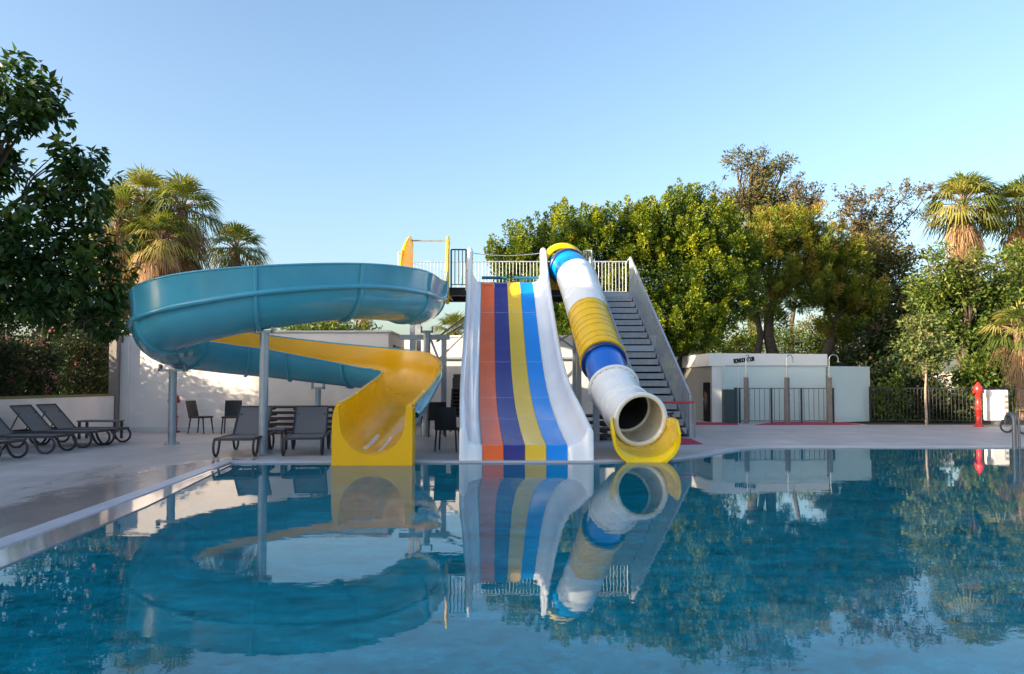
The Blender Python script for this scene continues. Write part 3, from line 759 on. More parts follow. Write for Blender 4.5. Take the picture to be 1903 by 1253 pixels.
for sgn in (-1, 1):
    rows = []
    for i, p in enumerate(WS):
        k_ = max(0.0, min(1.0, (14.6 - p[1]) / 1.6))
        hh = p[3]
        wd_ = (0.43 if sgn > 0 else 0.40) + (0.02 if sgn > 0 else 0.0) * k_
        prof = [(0.0, 0.015), (0.12, 0.03), (0.24, 0.12 * hh / 0.46), (wd_ - 0.13, hh * 0.72), (wd_ - 0.10, hh * 0.95), (wd_ - 0.06, hh), (wd_ - 0.02, hh * 0.97), (wd_, hh * 0.86), (wd_ + 0.005, -0.18), (0.0, -0.18)]
        rows.append([Vector((p[0] + sgn * (HW + a), p[1], p[2] + b_)) for a, b_ in prof])
    last = rows[-1]
    rows.append([v + Vector((0, -0.05, -0.05)) if v.z > 0.25 else v + Vector((0, -0.045, 0)) for v in last])
    rows.append([Vector((v.x, v.y - 0.01, min(v.z, 0.05) - 0.35)) for v in rows[-1]])
    mb = MB(); mb.grid(rows, closed=True)
    n = len(rows[0]); mb.add(rows[0], [tuple(range(n))])
    mb.build("side_wall", M['white'], wide)
    # tall rounded post at the top of the wall
    x_ = WS[0][0] + sgn * (HW + 0.33)
    pl = [(0.20, 0.0), (0.20, 0.86), (0.10, 0.97), (-0.02, 0.99), (-0.12, 0.93), (-0.30, 0.66), (-0.55, 0.30), (-0.8, -0.25), (-0.2, -0.3)]
    mb = MB(); mb.prism([Vector((x_ - 0.08, 21.6 + a, 4.28 + b_)) for a, b_ in pl], (0, 0, 0), (0.16, 0, 0))
    mb.tube([Vector((x_, 21.6 + a, 4.28 + b_)) for a, b_ in pl[1:7]], 0.085, 10)
    mb.build("wall_post", M['white'], wide)
rows = [[Vector((p[0] + q * (HW + 0.05), p[1], p[2] - 0.19)) for q in (-1, 1)] for p in WS]
mb = MB(); mb.grid(rows); mb.build("underside", M['white'], wide)
# seams across the lanes
for yy in (19.75, 17.6, 15.8, 14.6):
    mb = MB()
    i = min(range(len(WS)), key=lambda k: abs(WS[k][1] - yy)); p, q = WS[i], WS[min(i + 1, len(WS) - 1)]
    d = Vector((0, q[1] - p[1], q[2] - p[2])).normalized() * 0.004
    for la in (-1, -0.5, 0, 0.5):
        row = [[Vector((p[0] + HW * (la + 0.01 + 0.48 * k / 4), p[1], p[2] + 0.0235 - 0.012 * math.sin(math.pi * k / 4))) + d * s_ for k in range(5)] for s_ in (-1, 1)]
        mb.grid(row)
    mb.build("seam", M['tubewhite'], wide)
for x_ in (-0.62, 0.30):
    mb = MB(); mb.tube([(x_ - 0.25 + (0 if x_ < 0 else 0.01), 21.28, 4.42), (x_ + 0.47, 21.28, 4.42)], 0.045, 10); mb.build("start_bar", M['tealbar'], wide)
mb = MB()
pA, pB = Vector((-0.16 - HW - 0.33, 21.55, 5.2)), Vector((-0.16 + HW + 0.33, 21.55, 5.2))
mb.tube([pA.lerp(pB, k / 10) + Vector((0, 0, -0.09 * (1 - (2 * k / 10 - 1) ** 2))) for k in range(11)], 0.012, 6); mb.build("start_rope", M['galv'], wide)

# ---------------------------------------------------------------- tube slide
TP = catmull([(1.50, 21.75, 4.84), (1.60, 21.35, 4.74), (1.76, 20.8, 4.48), (1.85, 20.0, 3.96), (1.93, 18.9, 3.22), (1.99, 18.0, 2.62), (2.07, 17.0, 1.98), (2.17, 15.95, 1.32), (2.25, 15.35, 1.02), (2.36, 14.75, 0.79), (2.46, 14.2, 0.68)], 10)
TP = [Vector(p) for p in TP]
tube_s = thing("tube_slide", "closed tube slide in white, yellow and blue sections with a yellow chute end", "water slide", (2.4, 13.1, 0))
def tidx(y): return min(range(len(TP)), key=lambda k: abs(TP[k].y - y))
def tsec(y0, y1, r, mat, name="tube_section", n=36, label=None, inner=None, flare=0.0):
    a, b_ = tidx(y0), tidx(y1)
    pts = TP[a:b_ + 1]
    mb = MB(); mb.tube(pts, [r + flare * k / (len(pts) - 1) for k in range(len(pts))], n, caps=False)
    mb.build(name, mat, tube_s, label, recalc=False)
    mb = MB(); mb.tube(pts, min(r, r + flare) - 0.035, n, caps=False); mb.build("tube_lining", inner or M['tubein'], tube_s, recalc=False)
def tring(y, r, w_, mat, name="flange"):
    a = tidx(y); d = (TP[min(a + 1, len(TP) - 1)] - TP[max(a - 1, 0)]).normalized(); c_ = TP[a]
    ax = d.to_track_quat('Z', 'Y').to_matrix()
    mb = MB(); mb.lathe([(r - 0.06, -w_ / 2), (r, -w_ / 2), (r + 0.004, 0), (r, w_ / 2), (r - 0.085, w_ / 2 + 0.004), (r - 0.085, -w_ / 2)], c_, 36, ax); mb.build(name, mat, tube_s, recalc=False)
    return c_, ax
RT = 0.50
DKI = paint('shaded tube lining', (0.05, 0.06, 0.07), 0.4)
tsec(21.5, 20.55, 0.515, M['skyblue'], label="light blue section", inner=DKI)
tsec(20.62, 18.72, 0.55, M['tubewhite'], label="upper white section", inner=DKI, flare=-0.03)
tsec(18.78, 16.9, RT + 0.01, M['ribyellow'], label="ribbed yellow section", inner=DKI)
tsec(16.95, 15.85, RT - 0.045, M['blue'], label="glossy blue section", inner=DKI)
tsec(15.95, 14.95, RT, M['tubewhite'], label="white elbow", inner=DKI)
tsec(14.98, 14.2, RT, M['tubewhite'], label="white mouth section")
tring(21.3, 0.56, 0.16, M['darkblue'])
tring(16.92, RT + 0.045, 0.05, M['ribyellow'])
tring(16.84, RT + 0.02, 0.10, M['darkblue'])
cE, axE = tring(15.85, RT + 0.06, 0.05, M['tubewhite'])
for k in range(22):
    mb = MB()
    a = 2 * math.pi * k / 22
    p = cE + axE @ Vector(((RT + 0.012) * math.cos(a), (RT + 0.012) * math.sin(a), 0.03))
    mb.lathe([(0.0, 0.012), (0.013, 0.01), (0.013, 0)], p, 6, axE)
    mb.build("bolt", M['galv'], tube_s)
tring(14.95, RT + 0.02, 0.04, M['tubewhite'])
tring(14.22, RT + 0.035, 0.07, M['tubewhite'], "mouth_ring")
mb = MB()
for k in range(7):
    y_ = 18.5 - k * 0.235
    a = tidx(y_); d = (TP[a + 1] - TP[a - 1]).normalized(); ax = d.to_track_quat('Z', 'Y').to_matrix()
    mb.lathe([(RT, -0.012), (RT + 0.016, -0.006), (RT + 0.016, 0.006), (RT, 0.012)], TP[a], 36, ax)
mb.build("rib", M['ribdark'], tube_s)
# yellow collar and entry panel at the top
mb = MB(); mb.lathe([(0.50, -0.30), (0.60, -0.26), (0.645, -0.15), (0.645, 0.10), (0.60, 0.24), (0.50, 0.30), (0.48, 0.0), (0.50, -0.30)], (1.50, 21.70, 4.86), 40, Vector((0.05, -0.95, -0.22)).normalized().to_track_quat('Z', 'Y').to_matrix())
mb.build("collar", M['lemon'], tube_s)
poly = []
for a in range(13):
    an = math.pi + a * math.pi / 12
    poly.append((0.44 * math.cos(an), 0.44 * math.sin(an)))
poly = [(-0.66, 0.30), (-0.66, -0.62), (-0.45, -0.72), (0.45, -0.72), (0.64, -0.60), (0.64, 0.30), (0.47, 0.28)] + [(0.47 * math.cos(-k * math.pi / 12), 0.47 * math.sin(-k * math.pi / 12)) for k in range(1, 12)] + [(-0.47, 0.28)]
mb = MB(); mb.prism([Vector((1.50 + a, 21.74, 4.86 + b_)) for a, b_ in poly], (0, 0, 0), (0, 0.06, 0)); mb.build("entry_panel", M['yellow'], tube_s)
# yellow chute end
rows_o, rows_i = [], []
ch = [(2.47, 14.40, 0.16, 0.52, 0.52), (2.44, 14.0, 0.13, 0.54, 0.58), (2.41, 13.65, 0.11, 0.555, 0.60), (2.37, 13.3, 0.085, 0.56, 0.60), (2.35, 13.04, 0.07, 0.555, 0.50), (2.34, 12.88, -0.03, 0.545, 0.46)]
ch = catmull(ch, 5)
mb = MB()
def chp(p, off):
    x_, y_, z_, r_, top = p
    out = []
    for k in range(25):
        a = -math.pi / 2 + math.pi * k / 24
        sx = math.sin(a) * (r_ + off)
        zz = z_ + 0.52 - (0.52 + off) * math.cos(a) ** 0.8 if abs(math.cos(a)) > 1e-6 else z_ + 0.52
        out.append(Vector((x_ + sx, y_, zz)))
    out = [out[0] + Vector((0, 0, max(0.0, top - 0.5)))] + out + [out[-1] + Vector((0, 0, max(0.0, top - 0.5)))]
    return out
O_ = [chp(p, 0.05) for p in ch]; I_ = [chp(p, 0.0) for p in ch]
mb.grid(O_); mb.grid(I_)
for A2, B2 in ((O_[0], I_[0]), (O_[-1], I_[-1])):
    mb.grid([A2, B2], smooth=False)
mb.grid([[o[0] for o in O_], [i_[0] for i_ in I_]], False); mb.grid([[o[-1] for o in O_], [i_[-1] for i_ in I_]], False)
# skirt below the lip down into the water
low = O_[-1][8:-8]
mb.grid([low, [Vector((2.34 + (v.x - 2.34) * 0.92, 12.89, -0.3)) for v in low]], False)
mb.tube([ (I_[-1][k] + O_[-1][k]) / 2 for k in range(len(O_[-1]))], 0.032, 8)
mb.build("chute_end", M['lemon'], tube_s)
# trestle legs of the tube slide
for y_, dx in ((17.2, 0.0), (15.4, -0.02)):
    c_ = TP[tidx(y_)]
    if y_ > 17:
        mb = MB(); mb.box((c_.x - 0.1, y_, (c_.z - 0.62) / 2), (0.14, 0.14, c_.z - 0.64)); mb.build("support_leg", M['galv'], tube_s)
    else:
        mb = MB(); mb.box((c_.x, y_, (c_.z - 0.60) / 2), (0.2, 0.2, c_.z - 0.62)); mb.build("support_leg", M['galv'], tube_s)

# ---------------------------------------------------------------- metal stairs
st = thing("metal_stairs", "steep open grey metal stairs with barred sides beside the tube slide", "stairs", (3.8, 18.5, DECK))
TL, TR_ = Vector((2.40, 22.8, PZ)), Vector((3.66, 22.8, PZ))
BL, BR = Vector((3.22, 18.55, DECK)), Vector((4.46, 18.55, DECK))
NT = 21
mb = MB()
for k in range(1, NT):
    f = k / NT
    a, b_ = TL.lerp(BL, f), TR_.lerp(BR, f)
    c_ = (a + b_) / 2
    mb.box((c_.x, c_.y, c_.z), ((b_ - a).length - 0.06, 0.26, 0.045))
    mb.box((c_.x, c_.y - 0.125, c_.z - 0.075), ((b_ - a).length - 0.06, 0.02, 0.10))
mb.build("treads", M['tread'], st)
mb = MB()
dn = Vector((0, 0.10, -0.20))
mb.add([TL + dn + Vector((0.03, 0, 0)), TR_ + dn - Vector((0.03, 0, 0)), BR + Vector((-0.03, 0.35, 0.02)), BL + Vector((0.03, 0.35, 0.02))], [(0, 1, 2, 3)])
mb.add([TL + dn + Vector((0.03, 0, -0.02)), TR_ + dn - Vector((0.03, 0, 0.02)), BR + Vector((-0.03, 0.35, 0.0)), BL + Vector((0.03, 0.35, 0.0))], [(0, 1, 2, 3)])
mb.build("tread_backing", M['darksteel'], st)  # dark sheet set under the treads, filling the gaps between them
mb = MB()
c_ = (TL.lerp(BL, 9 / NT) + TR_.lerp(BR, 9 / NT)) / 2
mb.box((c_.x, c_.y - 0.05, c_.z - 0.06), (1.24, 0.34, 0.16)); mb.build("landing_beam", M['stair'], st)
for a, b_, nm in ((TL, BL, 0), (TR_, BR, 1)):
    mb = MB(); mb.bar(a + Vector((0, 0, -0.10)), b_ + Vector((0, 0.1, 0.0)), 0.05, 0.24); mb.build("stringer", M['stair'], st)
    mb = MB()
    up = Vector((0, 0, 1.06))
    e = b_ + Vector((0, 0, 0.0))
    d = (b_ - a)
    top = [a + up, b_ + up + Vector((0, 0.05, 0))]
    mb.bar(top[0], top[1], 0.05, 0.09)
    if nm == 1:
        mb.tube([a + up + Vector((0, 0.9, -0.05)), a + up], 0.03, 8)
    nb = 52
    for k in range(nb + 1):
        p = a.lerp(b_, k / nb)
        mb.bar(p + Vector((0, 0, -0.05)), p + up, 0.012, 0.072, up=(0, 1, 0))
    mb.bar(b_, b_ + up, 0.05, 0.05)
    mb.bar(a, a + up, 0.05, 0.05)
    mb.build("side_railing", M['stair'], st)

# red barrier at the foot of the stairs
rb = thing("red_barrier", "low red bar barrier at the foot of the stairs", "barrier", on(1291, 814))
yb = on(1291, 814).y
zb_ = at(1291, 748, yb).z
mb = MB(); mb.tube([at(1215, 748, yb + 0.2), at(1291, 748, yb)], 0.028, 8); mb.build("bar", M['red'], rb)
for xx in (1291, 1216):
    p = at(xx, 748, yb if xx > 1250 else yb + 0.2)
    mb = MB(); mb.tube([(p.x, p.y, DECK), (p.x, p.y, p.z)], 0.02, 8); mb.build("upright", M['greyplastic'] , rb)
# stair plant-like dark steel strut at the bottom
mb = MB(); mb.bar(at(1243, 768, 18.4), at(1273, 809, 18.4), 0.05, 0.05); mb.bar(at(1232, 772, 18.4), at(1252, 768, 18.4), 0.06, 0.06); mb.build("toe_brace", M['darksteel'], st)

# ---------------------------------------------------------------- service building on the right
bA = at(1325, 787, 25.4); bB = at(1537, 785, 26.2); bD = at(1258, 780, 29.4)
zt = at(1330, 656.5, 25.4).z
A2, B2, D2 = Vector((bA.x, 25.4, 0)), Vector((bB.x, 26.2, 0)), Vector((bD.x, 29.4, 0))
C2 = B2 + (D2 - A2)
sb = thing("service_building", "low flat roofed white building with a dark doorway behind the showers", "building", ((A2.x + B2.x) / 2, 27.5, DECK))
ux = (B2 - A2).normalized(); uy = (D2 - A2).normalized()
i_ = 0.12
poly = [A2 + uy * 0.05, B2 + uy * 0.05, C2, D2]
mb = MB(); mb.prism([Vector((p.x, p.y, 0.0)) for p in poly], (0, 0, 0), (0, 0, zt - 0.44)); mb.build("wall", M['renderwhite'], sb)
poly = [A2 - ux * 0.10, B2 + ux * 0.05, C2 + ux * 0.05, D2 - ux * 0.10]
mb = MB(); mb.prism([Vector((p.x, p.y, zt - 0.44)) for p in poly], (0, 0, 0), (0, 0, 0.44)); mb.build("roof_fascia", M['renderwhite'], sb)
# dark door in the left side, near the front
dA, dB = A2 + uy * 0.20, A2 + uy * 0.85
nl = Vector((-uy.y, uy.x, 0))
if nl.x > 0: nl = -nl
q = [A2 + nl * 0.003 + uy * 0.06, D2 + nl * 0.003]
mb = MB(); mb.prism([Vector((p.x, p.y, z_)) for p, z_ in ((q[0], DECK), (q[1], DECK), (q[1], zt - 0.442), (q[0], zt - 0.442))], (0, 0, 0), nl * 0.01); mb.build("side_wall", paint('shade-toned render', (0.30, 0.27, 0.24), 0.85, bump=0.3), sb)  # darker render puts this face's shade into its colour
q = [dA + nl * 0.016, dB + nl * 0.016]
mb = MB(); mb.prism([Vector((p.x, p.y, z_)) for p, z_ in ((q[0], DECK), (q[1], DECK), (q[1], 1.40), (q[0], 1.40))], (0, 0, 0), nl * 0.02); dr = mb.build("door", M['bronze'], sb)
mb = MB(); mb.tube([q[1] - uy * 0.12 + Vector((0, 0, 0.75)) + nl * 0.03, q[1] - uy * 0.12 + Vector((0, 0, 0.85)) + nl * 0.06], 0.015, 6); mb.build("handle", M['chrome'], dr)
# dark lettering on the front, slightly rising
cu = bpy.data.curves.new("lettering", 'FONT'); cu.body = "KONDOS CO.28"; cu.size = 0.20; cu.extrude = 0.012; cu.align_x = 'LEFT'; cu.space_character = 0.9; cu.offset = 0.006
tmp = bpy.data.objects.new("tmp_text", cu); COL.objects.link(tmp)
dg = bpy.context.evaluated_depsgraph_get(); dg.update()
me = bpy.data.meshes.new_from_object(tmp.evaluated_get(dg))
bpy.data.objects.remove(tmp)
wtx = max(v.co.x for v in me.vertices)
p0 = at(1365, 675, 25.45); f_ = (p0.x - A2.x) / (B2.x - A2.x)
base = A2.lerp(B2, f_); tw = at(1405, 675, 25.55).x - p0.x
fn = Vector((ux.y, -ux.x, 0))
me.transform(Matrix.Scale(tw / wtx, 4, (1, 0, 0)))
rot = Matrix(((ux.x, 0, fn.x, 0), (ux.y, 0, fn.y, 0), (0, 1, 0, 0), (0, 0, 0, 1)))
me.transform(Matrix.Translation(Vector((base.x, base.y, p0.z)) + fn * 0.014 - Vector(sb.location)) @ rot @ Matrix.Rotation(R(7), 4, 'Z'))
me.materials.append(M['bronze'])
lt = bpy.data.objects.new("lettering", me); COL.objects.link(lt); lt.parent = sb

# glass shower screen
gy = 24.95
sc_ = thing("glass_screen", "tall pale glass screen enclosing the open air showers", "glass screen", (at(1480, 780, gy).x, gy, DECK))
g1, g2, g3, g4 = at(1347, 700, gy + 0.1), at(1368, 700, gy + 0.35), at(1567, 700, gy + 0.1), at(1616, 700, gy + 0.9)
gz_ = at(1400, 680.5, gy).z
def pane(a, b_, mat, name, th=0.02, z0=DECK + 0.02, z1=gz_):
    mb = MB(); wall_seg(mb, (a.x, a.y), (b_.x, b_.y), z0, z1, th); return mb.build(name, mat, sc_)
pane(g1, Vector((g2.x, gy + 0.10, 0)), M['glass'], "glass_pane")
xs = [g2.x + 0.01, at(1463, 700, gy).x, at(1541, 700, gy).x]
pane(Vector((xs[0], gy + 0.1, 0)), Vector((xs[1] - 0.01, gy + 0.1, 0)), M['glass'], "glass_pane")
pane(Vector((xs[1] + 0.01, gy + 0.1, 0)), Vector((xs[2] - 0.01, gy + 0.1, 0)), M['glass'], "glass_pane")
pane(Vector((xs[2] + 0.01, gy + 0.1, 0)), g4, M['milky'], "glass_pane")
pane(g1 + Vector((-0.01, 0.05, 0)), Vector((g1.x + 0.05, gy + 1.0, 0)), M['glass'], "glass_pane")
mb = MB(); mb.box(((g1.x + xs[2]) / 2, gy + 0.1, gz_ + 0.012), (xs[2] - g1.x, 0.03, 0.022)); mb.build("top_rail", M['galv'], sc_)

# barred fence behind the glass
def bars_fence(mb, a, b_, z1, step, r=0.009, mid=True):
    a, b_ = Vector((a[0], a[1], DECK)), Vector((b_[0], b_[1], DECK)); L_ = (b_ - a).length; n = round(L_ / step)
    for z_ in (z1, DECK + 0.08): mb.bar(Vector((a.x, a.y, z_)), Vector((b_.x, b_.y, z_)), 0.03, 0.03)
    for k in range(n + 1):
        p = a.lerp(b_, k / n); mb.tube([(p.x, p.y, DECK + 0.08), (p.x, p.y, z1)], r, 5, caps=False)
fx0, fx1 = at(1370, 750, 25.2), at(1541, 750, 25.25)
gf = thing("barred_fence", "short dark barred fence behind the glass shower screen", "fence", ((fx0.x + fx1.x) / 2, 25.2, DECK), 0, "dark barred fences")
mb = MB(); bars_fence(mb, (fx0.x, 24.9), (fx1.x, 24.9), at(1400, 722, 24.9).z, 0.165, 0.010); mb.build("bar_panel", M['gatebar'], gf)
for q in (0.0, 0.34, 0.66, 1.0):
    mb = MB(); p = Vector(fx0).lerp(fx1, q); mb.box((p.x, 24.93, 0.62), (0.05, 0.05, 1.2)); mb.build("post", M['fence'], gf)
cb = thing("gate_cabinet", "dark green cabinet beside the left end of the glass screen", "cabinet", at(1358, 786, 24.7))
cA, cB = at(1346, 750, 24.7), at(1366, 750, 24.7)
mb = MB(); mb.box(((cA.x + cB.x) / 2, 24.85, 0.60), (cB.x - cA.x, 0.3, 1.14), bev=0.012); mb.build("body", M['cabinet'], cb)
mb = MB(); mb.box((cB.x + 0.06, 24.80, 0.63), (0.09, 0.12, 1.20)); mb.build("post", M['cabinet'], cb)

# shower posts with goose-neck pipes
SHW = [(1387, 24.75, "stone shower post nearest the dark cabinet"), (1463, 24.75, "stone shower post in the middle of the glass screen"), (1542, 24.75, "stone shower post near the right end of the glass screen")]
def make_shower():
    p = thing("outdoor_shower", SHW[0][2], "shower", (0, 0, 0), 0, "goose neck showers along the glass screen")
    mb = MB(); mb.box((0, 0, 0.77), (0.13, 0.13, 1.54), bev=0.01); mb.build("pillar", M['stonepost'], p)
    pts = [(0, 0, 1.54), (0, 0, 2.15)]
    for k in range(1, 9):
        a = math.pi - math.pi * k / 8
        pts.append((0.15 + 0.15 * math.cos(a), 0, 2.15 + 0.15 * math.sin(a)))
    pts.append((0.30, 0, 2.08))
    mb = MB(); mb.tube(pts, 0.018, 8); mb.build("pipe", M['chrome'], p)
    mb = MB(); mb.lathe([(0.0, 0.03), (0.02, 0.03), (0.075, 0.0), (0.0, -0.004)], (0.30, 0, 2.05), 12); mb.build("shower_head", M['chrome'], p)
    mb = MB(); mb.tube([(0, -0.06, 0.95), (0, -0.12, 0.95)], 0.02, 8); mb.build("push_button", M['chrome'], p)
    return p
sh0 = make_shower()
for i, (px_, y_, lb) in enumerate(SHW):
    x_ = at(px_, 750, y_).x
    rz = (0.9, 0.55, 0.0)[i]
    if i == 0: sh0.location = (x_, y_, DECK); sh0.rotation_euler = (0, 0, rz)
    else: copy_tree(sh0, (x_, y_, DECK), rz, lb)

# ---------------------------------------------------------------- right side: fence, hydrant, white cabinet, ladder
rf = thing("barred_fence", "long dark barred fence in front of the trees on the right", "fence", (15, 24, DECK), 0, "dark barred fences")
fa, fb = (at(1618, 750, 25.6).x, 25.6), (21.5, 23.6)
zf = at(1750, 722, 24.4).z
mb = MB(); bars_fence(mb, fa, fb, zf, 0.115, 0.010); mb.build("bar_panel", M['fence'], rf)
for k in range(6):
    q = k / 5; x_, y_ = fa[0] + (fb[0] - fa[0]) * q, fa[1] + (fb[1] - fa[1]) * q
    mb = MB(); mb.box((x_, y_ + 0.04, 0.64), (0.05, 0.05, 1.24)); mb.build("post", M['fence'], rf)

M['shadedred'] = paint('shaded red enamel', (0.30, 0.012, 0.015), 0.4, var=0.1)  # darker copy of the red enamel, shade mixed into the colour
def hydrant(p, hgt, label, mt='red'):
    h_ = thing("fire_hydrant", label, "hydrant", p, 0, "red pillar fire hydrants")
    x, y, z = p; k = hgt / 1.35
    mb = MB(); mb.lathe([(0.0, 0), (0.15, 0), (0.15, 0.04), (0.085, 0.05), (0.085, 0.50 * k), (0.105, 0.51 * k), (0.105, 0.55 * k), (0.08, 0.56 * k), (0.08, 1.0 * k), (0.12, 1.02 * k), (0.13, 1.14 * k), (0.11, 1.22 * k), (0.06, 1.29 * k), (0.03, 1.31 * k), (0.03, 1.35 * k), (0, 1.35 * k)], (x, y, z), 16)
    mb.build("barrel", M[mt], h_)
    for sgn in (-1, 1):
        mb = MB(); mb.tube([(x, y, z + 1.08 * k), (x + sgn * 0.12, y - 0.02, z + 1.06 * k)], 0.045, 10); mb.tube([(x + sgn * 0.115, y - 0.02, z + 1.06 * k), (x + sgn * 0.15, y - 0.02, z + 1.06 * k)], 0.058, 8); mb.build("outlet", M[mt], h_)
    return h_
hydrant(tuple(at(1819, 794, 22.9).xy) + (DECK,), 1.38, "bright red pillar hydrant in front of the right fence")
hydrant(tuple(at(323, 804, 20.25).xy) + (DECK,), 1.10, "red pillar hydrant, shade-darkened, against the stucco wall behind a slide post", 'shadedred')

p = at(1859, 788, 23.0)
wb = thing("control_cabinet", "white cabinet with printed notices beside the red hydrant on the right", "cabinet", (p.x, p.y, DECK))
z0_, z1_ = at(1859, 783, 23.0).z, at(1859, 725, 23.0).z
mb = MB(); mb.box((p.x, 23.2, (z0_ + z1_) / 2), (0.56, 0.38, z1_ - z0_), bev=0.02); bd = mb.build("body", M['whitebox'], wb)
mb = MB(); mb.box((p.x - 0.05, 23.0, (z0_ + z1_) / 2 + 0.10), (0.36, 0.012, 0.50)); mb.build("door_panel", M['whitebox'], wb)
mb = MB()
for k in range(4): mb.box((p.x + 0.20, 23.004, z1_ - 0.20 - k * 0.17), (0.07, 0.012, 0.09))
mb.build("notice", M['label'], wb)
mb = MB(); mb.tube([(p.x, 23.2, DECK), (p.x, 23.2, z0_ + 0.002)], 0.14, 14); mb.lathe([(0.3, 0), (0.3, 0.03), (0.14, 0.05)], (p.x, 23.2, DECK), 16); mb.build("pedestal", M['greyplastic'], wb)

pd = on(1890, 858, DECK)
ld = thing("pool_ladder", "stainless handrail post rising from the right pool edge", "ladder", (pd.x, pd.y, DECK))
zt_ = at(1884, 772, 13.7).z
ldy = 15.4
b0 = at(1884, 770, 15.4)
for dx, r_ in ((0.0, 0.042), (0.10, 0.026)):
    x_ = b0.x + dx
    mb = MB()
    pts = [(x_, 15.4, -0.9), (x_, 15.4, b0.z - 0.12)] + [(x_, 15.4 + 0.12 - 0.12 * math.cos(a * math.pi / 6), b0.z - 0.12 + 0.12 * math.sin(a * math.pi / 6)) for a in range(1, 6)] + [(x_, 15.66, b0.z - 0.2)]
    mb.tube(pts, r_, 10); mb.build("handrail", M['rail'], ld)
for k in range(3):
    mb = MB(); mb.box((b0.x + 0.055, 15.4, -0.15 - 0.25 * k), (0.12, 0.06, 0.03)); mb.build("rung", M['galv'], ld)

# white garden walls behind the right fence
for (xa_, xb_, ya_, yb_, yt_, lb) in ((1728, 1782, 30.0, 30.0, 694, "plain grey white garden wall behind the young tree"), (1796, 1990, 31.0, 31.5, 690, "sunlit white garden wall behind the red hydrant")):
    a, b_ = at(xa_, yt_, ya_), at(xb_, yt_, yb_)
    g = thing("garden_wall", lb, "wall", ((a.x + b_.x) / 2, ya_, 0), 0, "garden walls behind the right fence")
    mb = MB(); wall_seg(mb, (a.x, a.y), (b_.x, b_.y), 0, a.z, 0.25); mb.build("panel", M['renderwhite'], g)
    mb = MB(); wall_seg(mb, (a.x, a.y), (b_.x, b_.y), a.z + 0.001, a.z + 0.06, 0.32); mb.build("coping", M['stucco'], g)

# ---------------------------------------------------------------- furniture
def make_lounger(label, group):
    """origin under the head end; lies along +Y from the head (y=0) to the foot (y=1.95)"""
    o = thing("sun_lounger", label, "sun lounger", (0, 0, 0), 0, group)
    w2 = 0.32
    mb = MB()
    rows = [[Vector((x_, y_, 0.335 - 0.012 * math.cos(x_ / w2 * math.pi / 2))) for x_ in np.linspace(-w2, w2, 7)] for y_ in np.linspace(0.72, 1.92, 6)]
    low = [[v - Vector((0, 0, 0.018)) for v in r_] for r_ in rows]
    mb.grid(rows); mb.grid(low); mb.grid([rows[-1], low[-1]]); mb.grid([rows[0], low[0]])
    mb.build("seat", M['sling'], o)
    bt = Vector((0, 0.27, 0.87)); bb = Vector((0, 0.74, 0.345))
    d = bt - bb; nrm = Vector((1, 0, 0)).cross(d).normalized()
    mb = MB()
    rows = [[bb + d * f + Vector((x_, 0, 0)) + nrm * (0.010 * math.cos(x_ / w2 * math.pi / 2)) for x_ in np.linspace(-w2 + 0.01, w2 - 0.01, 7)] for f in np.linspace(0, 1, 7)]
    low = [[v + nrm * 0.018 for v in r_] for r_ in rows]
    mb.grid(rows); mb.grid(low); mb.grid([rows[-1], low[-1]]); mb.grid([[r_[0] for r_ in rows], [r_[0] for r_ in low]]); mb.grid([[r_[-1] for r_ in rows], [r_[-1] for r_ in low]])
    mb.build("backrest", M['sling'], o)
    mb = MB()
    for sgn in (-1, 1):
        mb.bar((sgn * (w2 + 0.02), 0.12, 0.325), (sgn * (w2 + 0.02), 1.95, 0.325), 0.035, 0.05)
        mb.bar(bb + Vector((sgn * w2, 0, 0)), bt + Vector((sgn * w2, 0, 0)), 0.03, 0.03)
        mb.bar((sgn * w2 * 0.8, 0.42, 0.73), (sgn * w2 * 0.8, 0.22, 0.33), 0.02, 0.02)
    mb.bar((-w2, 1.95, 0.325), (w2, 1.95, 0.325), 0.04, 0.05); mb.bar((-w2, 0.12, 0.325), (w2, 0.12, 0.325), 0.04, 0.05)
    mb.bar(bt + Vector((-w2, 0, 0)), bt + Vector((w2, 0, 0)), 0.03, 0.03)
    mb.build("frame", M['lframe'], o)
    for sgn in (-1, 1):
        for y0_, dr_ in ((1.62, 1), (0.62, -1)):
            x_ = sgn * (w2 + 0.03)
            pts = [(x_, y0_ + 0.30 * dr_, 0.31), (x_, y0_ + 0.36 * dr_, 0.22), (x_, y0_ + 0.34 * dr_, 0.10), (x_, y0_ + 0.24 * dr_, 0.025), (x_, y0_ + 0.12 * dr_, 0.03), (x_, y0_ + 0.03 * dr_, 0.13), (x_, y0_ - 0.04 * dr_, 0.31)]
            pts = [Vector(p[:3]) for p in catmull(pts, 4)]
            mb = MB(); mb.tube(pts, 0.024, 8); mb.build("leg", M['lframe'], o)
    return o
GL = "sun loungers lined up along the terrace wall"
l0 = make_lounger("farthest grey lounger in the row along the terrace wall", GL)
rowL = [((-10.68, 16.55), "farthest grey lounger in the row along the terrace wall"), ((-10.72, 15.75), "second farthest grey lounger along the terrace wall, backrest raised"),
        ((-10.68, 14.45), "grey lounger along the terrace wall with its backrest cut by the left photo edge"), ((-10.70, 13.0), "nearest lounger in the row, only its foot showing at the left edge")]
for i, ((x_, y_), lb) in enumerate(rowL):
    if i == 0: l0.location = (x_, y_, DECK); l0.rotation_euler = (0, 0, R(-90))
    else:
        c_ = copy_tree(l0, (x_, y_, DECK), R(-90), lb)
